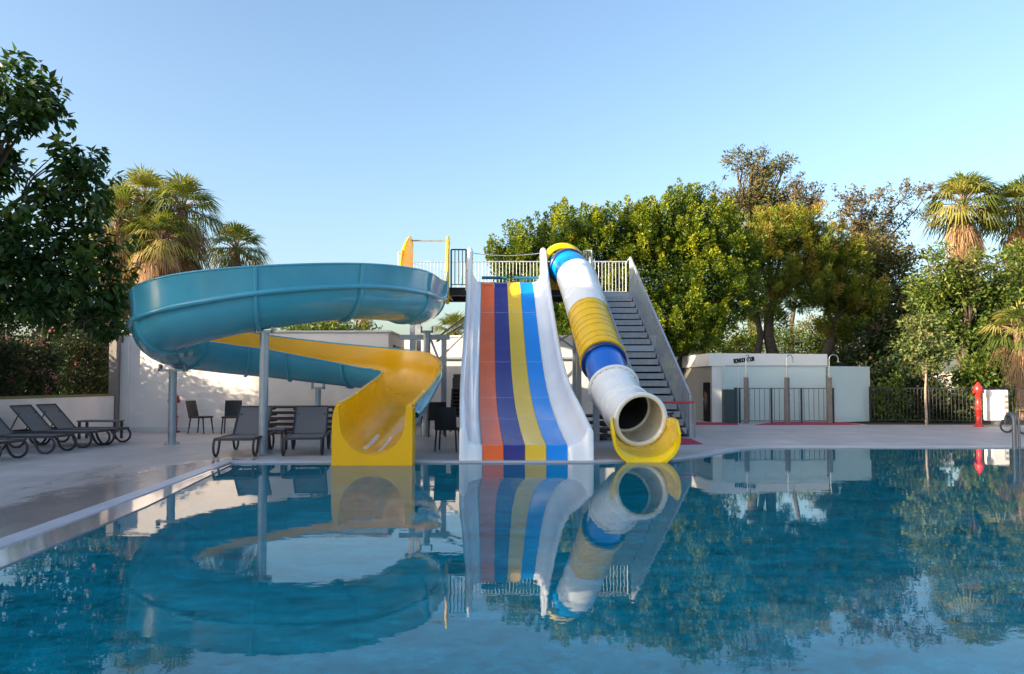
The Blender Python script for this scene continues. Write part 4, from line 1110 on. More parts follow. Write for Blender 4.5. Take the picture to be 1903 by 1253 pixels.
def foot_at(px_, py_, px2, rz, lb, grp):
    p = on(px_, py_)
    c_ = copy_tree(l0, (0, 0, 0), rz, lb); c_["group"] = grp
    f_ = Vector((0, 1.95, 0)); f_.rotate(Matrix.Rotation(rz, 3, 'Z'))
    c_.location = (p.x - f_.x, p.y - f_.y, DECK)
G2 = "sun loungers facing the pool beneath the spiral slide"
foot_at(434, 850, 0, R(180 + 6), "grey lounger facing the pool behind the tall round slide post", G2)
foot_at(561, 848, 0, R(180 + 9), "grey lounger facing the pool just left of the yellow slide exit", G2)
p = on(1950, 802)
c_ = copy_tree(l0, (p.x, p.y, DECK), R(90), "lounger at the right edge of the deck behind the ladder"); c_["group"] = "lone lounger"
c_.location = (at(1878, 800, 19.8).x + 1.95, 19.8, DECK)

def side_table(loc, w_, rz, lb, name="side_table"):
    o = thing(name, lb, "side table", loc, rz, "small side tables between loungers")
    T_ = Matrix.Translation(Vector(loc)) @ Matrix.Rotation(rz, 4, 'Z')
    mb = MB(); mb.box(None, (w_, 0.42, 0.04), M4=T_ @ Matrix.Translation((0, 0, 0.43)), bev=0.01); mb.build("tabletop", M['sling'], o)
    for sx in (-1, 1):
        for sy in (-1, 1):
            mb = MB(); mb.box(None, (0.05, 0.05, 0.41), M4=T_ @ Matrix.Translation((sx * (w_ / 2 - 0.05), sy * 0.16, 0.205))); mb.build("leg", M['lframe'], o)
p = on(508, 838); side_table((p.x, p.y + 0.1, DECK), 0.46, 0.05, "taupe side table between the two loungers facing the pool")
side_table((at(187, 800, 18.0).x, 18.0, DECK), 0.95, R(0), "low dark side table beyond the loungers near the beige column")

def make_chair(label, group):
    """origin under the centre; faces -Y"""
    o = thing("bistro_chair", label, "chair", (0, 0, 0), 0, group)
    mb = MB(); mb.box((0, 0, 0.44), (0.44, 0.44, 0.045), bev=0.015); mb.build("seat", M['black'], o)
    rows = [[Vector((x_, 0.20 + 0.10 * f - 0.03 * math.cos(x_ / 0.22 * math.pi / 2) * -1, 0.46 + 0.42 * f)) for x_ in np.linspace(-0.215, 0.215, 7)] for f in np.linspace(0, 1, 5)]
    low = [[v + Vector((0, 0.025, 0)) for v in r_] for r_ in rows]
    mb = MB(); mb.grid(rows); mb.grid(low)
    mb.grid([rows[0], low[0]]); mb.grid([rows[-1], low[-1]]); mb.grid([[r_[0] for r_ in rows], [r_[0] for r_ in low]]); mb.grid([[r_[-1] for r_ in rows], [r_[-1] for r_ in low]])
    mb.build("backrest", M['black'], o)
    for sx in (-1, 1):
        for sy in (-1, 1):
            mb = MB(); mb.tube([(sx * 0.19, sy * 0.18, 0.42), (sx * 0.215, sy * 0.23, 0.0)], [0.02, 0.015], 8); mb.build("leg", M['black'], o)
    return o
GC = "black bistro chairs under and behind the slides"
ch0 = make_chair("black chair seen side on beside the shaded red hydrant", GC)
def put_chair(px_, py_, rz, lb, first=False):
    p = on(px_, py_)
    if first: ch0.location = p; ch0.rotation_euler = (0, 0, rz)
    else: copy_tree(ch0, p, rz, lb)
put_chair(373, 806, R(80), None, True)
put_chair(430, 806, R(12), "black chair by the stucco wall, just left of the pool facing loungers")
put_chair(832, 838, R(-6 + 180), "black chair nearest the pool left of the striped slide")
put_chair(811, 812, R(-170), "black chair behind the nearest one, left of the striped slide")
put_chair(777, 806, R(160), "black chair almost hidden behind the spiral slide exit")

# stacked loungers: low stacks of folded sun beds
def flat_lounger(lb, grp):
    o = thing("folded_lounger", lb, "sun lounger", (0, 0, 0), 0, grp)
    mb = MB(); mb.box((0, 0, 0.025), (1.86, 0.58, 0.03), bev=0.008); mb.build("sling", M['sling'], o)
    mb = MB()
    for s_ in (-1, 1): mb.box((0, s_ * 0.31, 0.025), (1.95, 0.035, 0.05))
    for s_ in (-1, 1): mb.box((s_ * 0.955, 0, 0.025), (0.04, 0.60, 0.05))
    for s_ in (-1, -0.15, 0.55, 1): mb.box((s_ * 0.90, 0, -0.03), (0.10, 0.66, 0.058))
    mb.build("frame", M['black'], o)
    return o
GS = "folded loungers stacked against the stucco wall"
fl0 = flat_lounger("folded lounger at the bottom of the stack against the stucco wall", GS)
NM = ["bottom", "second from the bottom", "third from the bottom", "middle", "second from the top", "top"]
xw = at(566, 780, 20.0).x
NM5 = ["at the bottom of", "second from the bottom of", "in the middle of", "second from the top of", "at the top of"]
fl0.location = (xw, 20.0, DECK + 0.06)
for k in range(1, 5):
    copy_tree(fl0, (xw + random.uniform(-.03, .03), 20.0, DECK + 0.06 + k * 0.155), random.uniform(-.02, .02), "folded lounger %s the stack against the stucco wall" % NM5[k])
p = on(1112, 818)
for k in range(4):
    lb = ["lowest folded lounger in the stack behind the tube slide", "second lowest folded lounger behind the tube slide", "third folded lounger up in the stack behind the tube slide", "topmost folded lounger in the stack behind the tube slide"][k]
    c_ = copy_tree(fl0, (at(1130, 800, 17.8).x, 17.8, DECK + 0.06 + k * 0.16), R(4 + k), lb); c_["group"] = "folded loungers stacked behind the tube slide"

# stack of black chairs in the gap beside the striped slide
xs_ = at(852, 760, 20.4).x
sc0 = thing("stacked_chair", "black chair at the bottom of the tall stack left of the striped slide", "chair", (xs_, 20.4, DECK), 0, "black chairs in the tall stack")
mb = MB(); mb.box((xs_, 20.4, DECK + 0.44), (0.44, 0.42, 0.04), bev=0.012); mb.build("seat", M['black'], sc0)
mb = MB(); mb.bar((xs_, 20.62, DECK + 0.46), (xs_, 20.70, DECK + 0.86), 0.43, 0.03, up=(0, 1, 0)); mb.build("backrest", M['black'], sc0)
for sx in (-1, 1):
    for sy in (-1, 1):
        mb = MB(); mb.tube([(xs_ + sx * 0.2, 20.4 + sy * 0.18, DECK + 0.43), (xs_ + sx * 0.22, 20.4 + sy * 0.21, DECK)], 0.016, 6); mb.build("leg", M['black'], sc0)
for k in range(1, 8):
    nm = ["", "second lowest", "third lowest", "fourth lowest", "fourth highest", "third highest", "second highest", "topmost"][k]
    copy_tree(sc0, (xs_ + 0.005 * k, 20.4 + 0.01 * k, DECK + 0.105 * k), random.uniform(-.04, .04), "%s black chair of the tall stack left of the striped slide" % nm)

# small white bollard light seen behind the spiral slide exit
p = on(787, 812)
bl = tag(MB().lathe([(0, 0), (0.05, 0), (0.05, 0.30), (0.035, 0.36), (0, 0.37)], (p.x, p.y, DECK), 12).build("bollard_light", M['tubewhite']), "small white bollard on the deck behind the spiral slide exit", "bollard")

# ---------------------------------------------------------------- vegetation
def quick_mesh(name, V, nq, mat, parent, rnd=None, kverts=4):
    me = bpy.data.meshes.new(name)
    nv = len(V)
    me.vertices.add(nv); me.vertices.foreach_set("co", np.asarray(V, np.float32).ravel())
    me.loops.add(nv); me.loops.foreach_set("vertex_index", np.arange(nv, dtype=np.int32))
    me.polygons.add(nq); me.polygons.foreach_set("loop_start", np.arange(0, nv, kverts, dtype=np.int32)); me.polygons.foreach_set("loop_total", np.full(nq, kverts, np.int32))
    me.update(calc_edges=True)
    if rnd is not None:
        at_ = me.attributes.new("rnd", 'FLOAT', 'POINT'); at_.data.foreach_set("value", np.repeat(rnd, kverts).astype(np.float32))
    me.materials.append(mat)
    o = bpy.data.objects.new(name, me); COL.objects.link(o)
    if parent is not None: o.parent = parent
    return o

def leaf_quads(P, D, Nn, ln, wd_):
    """P base, D direction, Nn normal-ish; returns rhombus quads (base, left, tip, right) slightly folded"""
    D = D / np.linalg.norm(D, axis=1, keepdims=True)
    Sx = np.cross(D, Nn); Sx /= np.linalg.norm(Sx, axis=1, keepdims=True) + 1e-9
    N2 = np.cross(Sx, D)
    ln = ln[:, None]; wd_ = wd_[:, None]
    mid = P + D * ln * 0.45 + N2 * wd_ * 0.25
    tip = P + D * ln - N2 * ln * 0.08
    return np.stack([P, mid - Sx * wd_ * 0.5, tip, mid + Sx * wd_ * 0.5], axis=1).reshape(-1, 3)

def unit(n):
    v = RNG.normal(size=(n, 3)); return v / np.linalg.norm(v, axis=1, keepdims=True)

def crown(blobs, n_twigs, per, leaf, aspect=0.45, droop=0.0, up=0.3, spread=0.18, shell_=0.55, shoot=0.0, curl=0.6, spindle=None):
    """blobs: (cx,cy,cz,rx,ry,rz). Twigs sit mostly near the blob surfaces; leaves crowd round each twig."""
    B = np.array(blobs, float)
    vol = (B[:, 3] * B[:, 4] * B[:, 5]) ** 0.72
    cnt = np.maximum(3, (n_twigs * vol / vol.sum()).astype(int))
    Ps, Ds, Ns, Rn = [], [], [], []
    for b_, n in zip(B, cnt):
        u = unit(n)
        rad = (shell_ + (1 - shell_) * RNG.random(n) ** 0.6)[:, None]
        # lumpy radius so the outline is uneven
        k = 1 + 0.22 * np.sin(u[:, :1] * 5.1 + b_[0]) * np.cos(u[:, 1:2] * 4.3 + b_[1]) + 0.14 * RNG.normal(size=(n, 1))
        tw = b_[:3] + u * rad * k * b_[3:6]
        tint = np.clip(RNG.normal(0.45, 0.22, n) + 0.12 * u[:, 2], 0, 1)
        m_ = per
        if spindle:
            # leaf clumps shaped like upward and outward shoots; a few loose leaves fill the inside
            SL, SR, lift = spindle
            ax = u * 0.8 + unit(n) * 0.35; ax[:, 2] += lift; ax /= np.linalg.norm(ax, axis=1, keepdims=True)
            sl = SL * RNG.uniform(0.6, 1.35, n)
            A_ = np.repeat(ax, m_, 0); Ls = np.repeat(sl, m_)[:, None]
            t_ = RNG.random((n * m_, 1)) ** 0.8
            rd = unit(n * m_); rd -= A_ * np.sum(rd * A_, 1, keepdims=True); rd /= np.linalg.norm(rd, axis=1, keepdims=True) + 1e-6
            P = np.repeat(tw, m_, 0) + A_ * Ls * (t_ - 0.35) + rd * SR * np.repeat(sl / SL, m_)[:, None] * (1 - t_) ** 0.6 * RNG.random((n * m_, 1)) ** 0.5
            D = A_ * 0.7 + rd * 0.8 + unit(n * m_) * 0.45; D[:, 2] -= droop
            Nn = rd * 0.9 + A_ * 0.35 + unit(n * m_) * 0.35 + np.array([0, 0, 1.0]) * up
            Ps.append(P); Ds.append(D); Ns.append(Nn); Rn.append(np.clip(np.repeat(tint, m_) + 0.25 * (t_[:, 0] - 0.5) + RNG.normal(0, 0.10, n * m_), 0, 1))
            k_ = int(n * m_ * 0.35)
            P = b_[:3] + unit(k_) * (RNG.random((k_, 1)) ** 0.4) * 0.85 * b_[3:6]
            Ps.append(P); Ds.append(unit(k_)); Ns.append(unit(k_)); Rn.append(RNG.random(k_) * 0.3)
            continue
        base = np.repeat(tw, m_, 0); uu = np.repeat(u, m_, 0)
        od = unit(n * m_)
        off = od * (RNG.random((n * m_, 1)) ** 0.5) * spread
        if shoot: off += uu * RNG.random((n * m_, 1)) * shoot + np.array([0, 0, 1.0]) * RNG.random((n * m_, 1)) * shoot * 0.5
        P = base + off
        D = uu * 0.5 + od * 0.4 + unit(n * m_) * curl; D[:, 2] -= droop
        Nn = unit(n * m_) * 0.38 + np.array([0, 0, 1.0]) * up + uu * 0.45 + od * 0.75
        Ps.append(P); Ds.append(D); Ns.append(Nn); Rn.append(np.clip(np.repeat(tint, m_) + RNG.normal(0, 0.16, n * m_), 0, 1))
    P, D, Nn, Rn = map(np.concatenate, (Ps, Ds, Ns, Rn))
    n = len(P)
    ln = leaf * RNG.uniform(0.65, 1.25, n)
    return leaf_quads(P, D, Nn, ln, ln * aspect), n, Rn

def limb_pts(a, b_, wob=0.08, n=5):
    a, b_ = Vector(a), Vector(b_); L_ = (b_ - a).length
    pts = []
    for k in range(n + 1):
        f = k / n; p = a.lerp(b_, f)
        p += Vector((math.sin(f * 5 + a.x * 3 + b_.x) * wob * L_ * f * (1 - f) * 2, math.cos(f * 4 + b_.y) * wob * L_ * f * (1 - f) * 2, L_ * 0.10 * math.sin(math.pi * f)))
        pts.append(p)
    return pts

def tree(name, label, base, fork, r0, blobs, mat, bark, n_twigs, per, leaf, cat="tree", group=None, flowers=None, limb_to=0.75, extra=None, wob=0.10, **kw):
    root = thing(name, label, cat, (base[0], base[1], 0), 0, group)
    mb = MB()
    b0 = Vector((base[0], base[1], -0.05)); fk = Vector(fork)
    pts = limb_pts(b0, fk, wob); mb.tube(pts, [r0 * (1.25 - 0.45 * k / 5) for k in range(6)], 10)
    for bl in blobs:
        c_ = Vector(bl[:3]); e = fk.lerp(c_, limb_to + 0.2)
        lp = limb_pts(fk + Vector((0, 0, -0.1)), e, 0.12)
        mb.tube(lp, [max(0.012, r0 * 0.55 * (1 - 0.8 * k / 5)) for k in range(6)], 7)
        for q in range(4):
            d = Vector(unit(1)[0]); d = Vector((d.x * bl[3], d.y * bl[4], abs(d.z) * bl[5])) * 0.85
            mb.tube(limb_pts(lp[3], c_ + d, 0.15, 4), [max(0.006, r0 * 0.16 * (1 - 0.2 * k)) for k in range(5)], 5)
    if extra: extra(mb)
    mb.build("trunk", bark, root)
    V, n, Rn = crown(blobs, n_twigs, per, leaf, **kw)
    V = V - np.array([base[0], base[1], 0])
    quick_mesh("crown", V, n, mat, root, Rn)
    if flowers:
        nb, sz = flowers
        V, n, Rn = crown(blobs, nb, 14, sz, aspect=0.9, spread=0.10, shell_=0.97)
        V = V - np.array([base[0], base[1], 0])
        quick_mesh("flowers", V, n, M['petal'], root, Rn)
    return root

def B(px_, py_, Y, rx, ry=None, rz=None):
    """crown blob centred on a photo pixel at distance Y, radii in metres"""
    p = at(px_, py_, Y); return (p.x, p.y, p.z, rx, ry or rx, rz or rx * 0.8)

# big dark broadleaf tree on the left, close by
blobs = [B(8, 150, 14.6, .52, .6, .5), B(60, 190, 14.9, .55, .6, .42), B(25, 225, 14.4, .5, .6, .38), B(140, 290, 15.0, .36, .5, .42), B(165, 335, 15.0, .40, .5, .45), B(120, 355, 15.3, .40, .5, .36), B(15, 310, 15.6, .36, .5, .45), B(70, 375, 14.8, .42, .5, .32),
         B(55, 440, 14.6, .62, .7, .40), B(150, 425, 15.4, .50, .6, .42), B(15, 480, 14.4, .62, .7, .42), B(110, 500, 15.0, .75, .8, .45), B(190, 520, 16.0, .50, .7, .55), B(200, 470, 15.8, .22, .5, .3), B(170, 385, 15.8, .24, .5, .25),
         B(-70, 420, 14.6, .95, 1.1, 1.0), B(-70, 250, 14.6, .75, .9, .9), B(45, 560, 14.8, .95, .9, .42), B(175, 585, 16.2, .70, .8, .42), B(-150, 320, 14.5, .9, 1, 1.0)]
blobs = [q for q in blobs]
tree("broadleaf_tree", "tall dark broad leaved tree overhanging the left terrace", (-12.9, 15.0), (-11.9, 15.0, 3.3), 0.13, blobs, M['leafdark'], M['bark'], 340, 22, 0.22, aspect=0.46, droop=0.75, up=0.2, shell_=0.35, spindle=(0.50, 0.20, 0.5))

# flowering hedge row behind the terrace wall: separate shrubs
hed = [((-12.3, 21.0), "oleander shrub touching the beige wall column"), ((-12.6, 19.0), "oleander shrub second from the wall column"), ((-12.5, 17.4), "oleander shrub in the middle of the terrace hedge"), ((-12.6, 15.8), "oleander shrub near the left photo edge"), ((-12.6, 14.2), "oleander shrub nearest the camera in the terrace hedge")]
for i, ((x_, y_), lb) in enumerate(hed):
    bl = [(x_, y_, 0.9, .8, .95, .9), (x_ + .1, y_, 1.7, .8, .95, .75), (x_, y_ + .3, 2.1, .7, .8, .40)]
    if i in (0, 3, 4): bl += [(x_, y_, 2.7, .75, .85, .6)]
    tree("oleander_shrub", lb, (x_, y_), (x_, y_, 0.5), 0.05, bl, M['leafhedge'], M['bark'], 620, 15, 0.13, cat="shrub", group="oleander hedge behind the terrace wall", flowers=(26, 0.05), aspect=0.28, spread=0.24, up=0.1, shell_=0.3)
for x_, y_, lb in ((-16.0, 27.0, "dark evergreen behind the hedge, nearest the stucco building"), (-19.0, 26.0, "dark evergreen behind the middle of the hedge"), (-20.5, 23.0, "dark evergreen behind the hedge at the left photo edge")):
    tree("evergreen_tree", lb, (x_, y_), (x_, y_, 1.0), 0.12, [(x_, y_, 1.6, 1.9, 1.5, 1.6), (x_ + .3, y_, 3.4, 1.7, 1.4, 1.3), (x_ - .8, y_, 4.6, 1.4, 1.2, 1.0)], M['leafdark'], M['bark'], 700, 16, 0.2, group="dark evergreens behind the hedge", aspect=0.45, spread=0.3, shell_=0.35)

# dense green ficus pair behind the stairs
def ficus(lb, base, blobs, n):
    tree("ficus_tree", lb, base, (base[0], base[1], 2.4), 0.22, blobs, M['leafficus'], M['bark'], int(n * 0.26), 105, 0.10, aspect=0.5, group="dense ficus trees behind the slides", droop=0.0, shell_=0.72, up=0.1, spindle=(0.62, 0.22, 0.95))
Yf = 28.0
ficus("broad ficus tree directly behind the platform and tube slide", (3.6, Yf), [B(975, 470, Yf, .95, 1.2, .95), B(1040, 445, Yf, 1.1, 1.3, 1.1), B(1110, 440, Yf, 1.2, 1.4, 1.1), B(1175, 450, Yf, 1.2, 1.4, 1.3), B(1030, 540, Yf, 1.4, 1.5, 1.2), B(1110, 560, Yf, 1.6, 1.5, 1.5), B(950, 510, Yf, .6, .9, .7), B(1060, 600, Yf, 1.4, 1.4, 1.0), B(1150, 630, Yf, 1.3, 1.3, .9), B(935, 480, Yf, .5, .8, .5)], 3700)
ficus("tallest ficus tree right of the metal stairs", (6.6, Yf + 0.5), [B(1250, 430, Yf, 1.25, 1.4, 1.3), B(1268, 385, Yf, .55, .8, .65), B(1310, 430, Yf, 1.2, 1.4, 1.1), B(1350, 470, Yf, 1.1, 1.4, 1.1), B(1230, 520, Yf, 1.6, 1.6, 1.6), B(1310, 530, Yf, 1.6, 1.6, 1.4), B(1370, 540, Yf, .9, 1.2, .9), B(1240, 600, Yf, 1.4, 1.4, .95), B(1310, 595, Yf, 1.0, 1.2, .7), B(1200, 440, Yf, .9, 1.2, .9), B(1225, 640, Yf, 1.0, 1.2, .6), B(1290, 630, Yf, .9, 1.2, .45)], 3900)

# yellow green pine like trees
Yp = 32.0
tree("pine_tree", "yellow green pine with two dark trunks behind the white building", (at(1440, 600, Yp).x, Yp), at(1430, 560, Yp), 0.22,
     [B(1430, 440, Yp, 1.25, 1.4, 1.0), B(1480, 430, Yp, 1.1, 1.3, .9), B(1510, 470, Yp, 1.1, 1.3, 1.2), B(1440, 510, Yp, 1.3, 1.4, 1.1), B(1500, 540, Yp, 1.3, 1.4, 1.0), B(1400, 470, Yp, 1.0, 1.2, 1.1), B(1420, 580, Yp, .9, 1.1, .6)],
     M['leafpine'], M['bark'], 420, 90, 0.17, group="pines behind the white building", aspect=0.22, droop=-0.2, shell_=0.6, spindle=(0.60, 0.24, 0.9),
     extra=lambda mb: mb.tube(limb_pts((at(1405, 650, Yp).x, Yp, 0), at(1398, 560, Yp), .1), [0.20, .18, .16, .14, .12, .10], 8))
tree("pine_tree", "rusty yellow green pine with a leaning trunk right of the showers", (at(1500, 600, Yp + 1).x, Yp + 1), at(1555, 590, Yp + 1), 0.20,
     [B(1560, 490, Yp + 1, 1.1, 1.3, 1.2), B(1545, 545, Yp + 1, 1.1, 1.3, 1.0), B(1590, 560, Yp + 1, 1.0, 1.2, .9), B(1530, 480, Yp + 1, .7, 1., .9), B(1570, 610, Yp + 1, 1.0, 1.2, .6)],
     M['leafpine'], M['bark'], 300, 90, 0.17, group="pines behind the white building", aspect=0.22, droop=-0.2, shell_=0.6, spindle=(0.60, 0.24, 0.9))

# thin brownish trees behind
Yt = 44.0
tree("casuarina_tree", "tall brownish thin crowned tree rising above the ficus", (at(1400, 700, Yt).x, Yt), at(1400, 500, Yt), 0.28,
     [B(1368, 295, Yt, .60, .6, .6), B(1395, 318, Yt, .55, .6, .4), B(1400, 295, Yt, .40, .5, .35), B(1430, 312, Yt, .65, .7, .5), B(1455, 302, Yt, .55, .6, .35), B(1423, 278, Yt, .16, .2, .5), B(1412, 335, Yt, .6, .7, .4), B(1395, 360, Yt, 1.1, 1.1, .5), B(1440, 365, Yt, 1.3, 1.2, .5), B(1470, 385, Yt, 1.0, 1.1, .5), B(1385, 388, Yt, 1.5, 1.2, .6), B(1430, 395, Yt, 1.7, 1.4, .6), B(1350, 380, Yt, .6, .8, .4)],
     M['leafolive'], M['bark'], 620, 14, 0.22, group="thin crowned trees on the skyline", aspect=0.35, spread=0.36, shell_=0.3)
def sparse(name_, lb, base, fork, tips, mat, Y, n=26, leaf=0.22, grp="thin crowned trees on the skyline", per=14, r0=0.14):
    root = thing(name_, lb, "tree", (base[0], base[1], 0), 0, grp)
    mb = MB(); mb.tube(limb_pts((base[0], base[1], 0), fork, 0.06), [r0 * (1.2 - 0.12 * k) for k in range(6)], 8)
    Ps = []
    for tx, ty in tips:
        e = at(tx, ty, Y + random.uniform(-1.5, 1.5)); lp = limb_pts(fork, e, 0.15, 8)
        mb.tube(lp, [max(.012, r0 * .5 * (1 - k / 9)) for k in range(9)], 6)
        for k in range(3, 9):
            for q in range(n // 6):
                tw = lp[k] + Vector(unit(1)[0]) * random.uniform(.1, .75)
                mb.tube([lp[k], tw], [0.015, 0.006], 4)
                Ps.append(tw)
    mb.build("trunk", M['bark'], root)
    P = np.repeat(np.array([list(p) for p in Ps]), per, 0); n_ = len(P)
    P = P + unit(n_) * RNG.random((n_, 1)) * 0.28
    ln = leaf * RNG.uniform(.6, 1.2, n_)
    V = leaf_quads(P, unit(n_), unit(n_), ln, ln * 0.4) - np.array([base[0], base[1], 0])
    quick_mesh("crown", V, n_, mat, root, RNG.random(n_))
sparse("casuarina_tree", "wispy purple brown tree between the tall brown tree and the gap of sky", (at(1480, 700, 43).x, 43), at(1480, 450, 43), [(1480, 340), (1515, 345), (1505, 370), (1470, 330), (1525, 365), (1470, 380), (1335, 350), (1350, 372)], M['leafbrown'], 43, n=24)
Ys = 36.0
sparse("casuarina_tree", "wispy bare looking tree with a long branch reaching right on the skyline", (at(1610, 700, Ys).x, Ys), at(1620, 520, Ys),
       [(1570, 370), (1585, 360), (1600, 400), (1640, 350), (1690, 345), (1725, 348), (1650, 400), (1665, 430), (1580, 430), (1640, 450), (1560, 400), (1610, 365), (1690, 470), (1720, 480)], M['leafbrown'], Ys, n=30, leaf=0.2)
tree("casuarina_tree", "olive brown bushy tree under the wispy skyline branches", (at(1640, 700, Ys - 1).x, Ys - 1), at(1635, 620, Ys - 1), 0.2,
     [B(1620, 480, Ys - 1, 1.3, 1.3, 1.2), B(1650, 520, Ys - 1, 1.4, 1.3, 1.1), B(1610, 560, Ys - 1, 1.5, 1.3, 1.1), B(1670, 570, Ys - 1, 1.3, 1.3, .9), B(1640, 610, Ys - 1, 1.5, 1.3, .9)], M['leafolive'], M['bark'], 900, 13, 0.22, group="thin crowned trees on the skyline", aspect=.35, spread=.4, shell_=.4)

# mid green trees on the right, above and behind the fence
Yg = 29.0
def greens(lb, base, blobs, n, mat='leafmid', leaf=.17, cat="tree", **k_):
    tree("garden_tree", lb, base, (base[0], base[1], 1.6), 0.13, blobs, M[mat], M['bark'], n, 13, leaf, cat=cat, group="green garden trees behind the right fence", aspect=.5, spread=.28, shell_=.4, **k_)
sparse("garden_tree", "wispy green tree reaching up in front of the right palm trunks", (at(1800, 700, Yg - .5).x, Yg - .5), at(1800, 600, Yg - .5),
       [(1740, 475), (1755, 490), (1785, 480), (1810, 500), (1835, 475), (1860, 480), (1880, 500), (1730, 500), (1775, 510), (1845, 520), (1760, 540)], M['leafmid'], Yg - .5, n=30, leaf=0.17, grp="green garden trees behind the right fence", per=16)
greens("leafy green tree beneath the right palms, behind the young tree", (at(1790, 700, Yg).x, Yg), [B(1730, 545, Yg, .8, 1, .6), B(1790, 555, Yg, 1.0, 1.2, .6), B(1840, 570, Yg, .9, 1.2, .7), B(1830, 630, Yg, 1.0, 1.2, .8), B(1770, 620, Yg, .9, 1.2, .7), B(1860, 660, Yg, .7, 1, .5), B(1740, 600, Yg, .6, 1, .5)], 900)
greens("dark green tree filling the gap behind the glass screen", (at(1640, 700, Yg + 2).x, Yg + 2), [B(1640, 625, Yg + 2, 1.0, 1.2, .6), B(1680, 600, Yg + 2, 1.0, 1.2, .7), B(1700, 560, Yg + 2, .7, 1.0, .6), B(1630, 680, Yg + 2, 1.3, 1.2, .9), B(1700, 660, Yg + 2, 1.2, 1.2, 1.0), B(1590, 680, Yg + 2, .9, 1.2, .7)], 850, 'leafhedge')
greens("green tree at the right photo edge beyond the fence", (at(1890, 700, Yg + 1).x, Yg + 1), [B(1900, 540, Yg + 1, 1.1, 1.2, .9), B(1880, 600, Yg + 1, .9, 1.2, .8), B(1930, 620, Yg + 1, 1.3, 1.2, 1.2), B(1905, 470, Yg + 1, .7, 1, .4)], 700)
greens("bright green bush low between the fence and the garden walls", (at(1830, 700, Yg - 1).x, Yg - 1), [B(1820, 700, Yg - 1, .8, .8, .7), B(1850, 690, Yg - 1, .4, .8, .8)], 300, cat="shrub")

# understory behind the building (lit bushes seen between the trunks) and behind the fence
for i, (a, b_, Y, rr, mt, lb) in enumerate([(1280, 645, 33, 1.3, 'leafficus', "green bush above the left end of the white building roof"), (1425, 640, 38, 1.5, 'leafmid', "bush right behind the two dark pine trunks"), (1515, 630, 38, 1.6, 'leafolive', "olive bush filling the gap left of the leaning pine trunk"), (1600, 640, 35, 1.5, 'leafolive', "olive bush behind the right half of the glass screen"),
        (1330, 640, 34, 1.5, 'leafpine', "sunlit yellow bush above the roof of the white building"), (1375, 650, 36, 1.1, 'leafficus', "sunlit bush between the ficus and the pine trunks"),
        (1480, 650, 37, 1.5, 'leafmid', "green bush between the two pine trunks"), (1550, 650, 36, 1.3, 'leafficus', "bush behind the leaning pine trunk"),
        (1655, 745, 26.6, .55, 'leafmid', "low bush just behind the fence right of the glass screen"), (1735, 750, 26.3, .6, 'leafhedge', "dark low bush behind the fence by the young tree"),
        (1790, 755, 26.6, .6, 'leafyoung', "pale low bush behind the fence left of the red hydrant"), (1890, 755, 26.2, .7, 'leafmid', "low bush behind the fence right of the white cabinet"), (1690, 700, 27.5, 1.0, 'leafhedge', "dark bush beneath the young tree crown"),
        (1620, 720, 28.5, 1.0, 'leafhedge', "dark bush behind the right end of the glass screen")]):
    p = at(a, b_, Y)
    tree("garden_bush", lb, (p.x, p.y), (p.x, p.y, 0.3), 0.05, [(p.x, p.y, max(.5, p.z), rr, rr, max(.5, p.z) * .9 if p.z < 1.2 else rr * .9), (p.x + rr * .6, p.y, max(.4, p.z * .6), rr * .8, rr, rr * .6), (p.x - rr * .6, p.y, max(.4, p.z * .5), rr * .8, rr, rr * .6)], M[mt], M['bark'], 420, 14, .14,
         cat="bush", group="bushes behind the buildings and fence", aspect=.5, spread=.25, shell_=.3)
# foliage behind the stucco building, left of the platform
for (a, b_, Y, rr, lb) in [(560, 612, 27, .8, "dark bush showing above the stucco building left of centre"), (620, 612, 27, .8, "dark bush showing above the stucco building right of centre")]:
    p = at(a, b_, Y)
    tree("garden_bush", lb, (p.x, p.y), (p.x, p.y, 1.5), 0.06, [(p.x, p.y, p.z - .4, rr * 1.2, rr, .75), (p.x + .8, p.y, p.z - .45, rr, rr, .7)], M['leafmid'], M['bark'], 260, 13, .15, cat="bush", group="bushes behind the buildings and fence", aspect=.5, spread=.25, shell_=.3)
# dark backdrop trees behind the slide gap (under the ficus)
p = at(1010, 590, 30)

# young tree in front of the fence
yt = on(1722, 791.5)
tree("young_tree", "slender young tree with a round leafy crown in front of the right fence", (yt.x, yt.y), at(1721, 690, yt.y), 0.035,
     [B(1720, 640, yt.y, .62, .6, .5), B(1700, 610, yt.y, .35, .4, .35), B(1745, 655, yt.y, .48, .5, .28), B(1690, 645, yt.y, .42, .5, .32), B(1718, 600, yt.y, .30, .4, .35), B(1742, 618, yt.y, .25, .3, .3), B(1720, 680, yt.y, .40, .4, .22)],
     M['leafyoung'], M['palebark'], 330, 10, 0.12, aspect=.55, spread=.16, shell_=.35, limb_to=.6, wob=0.02)

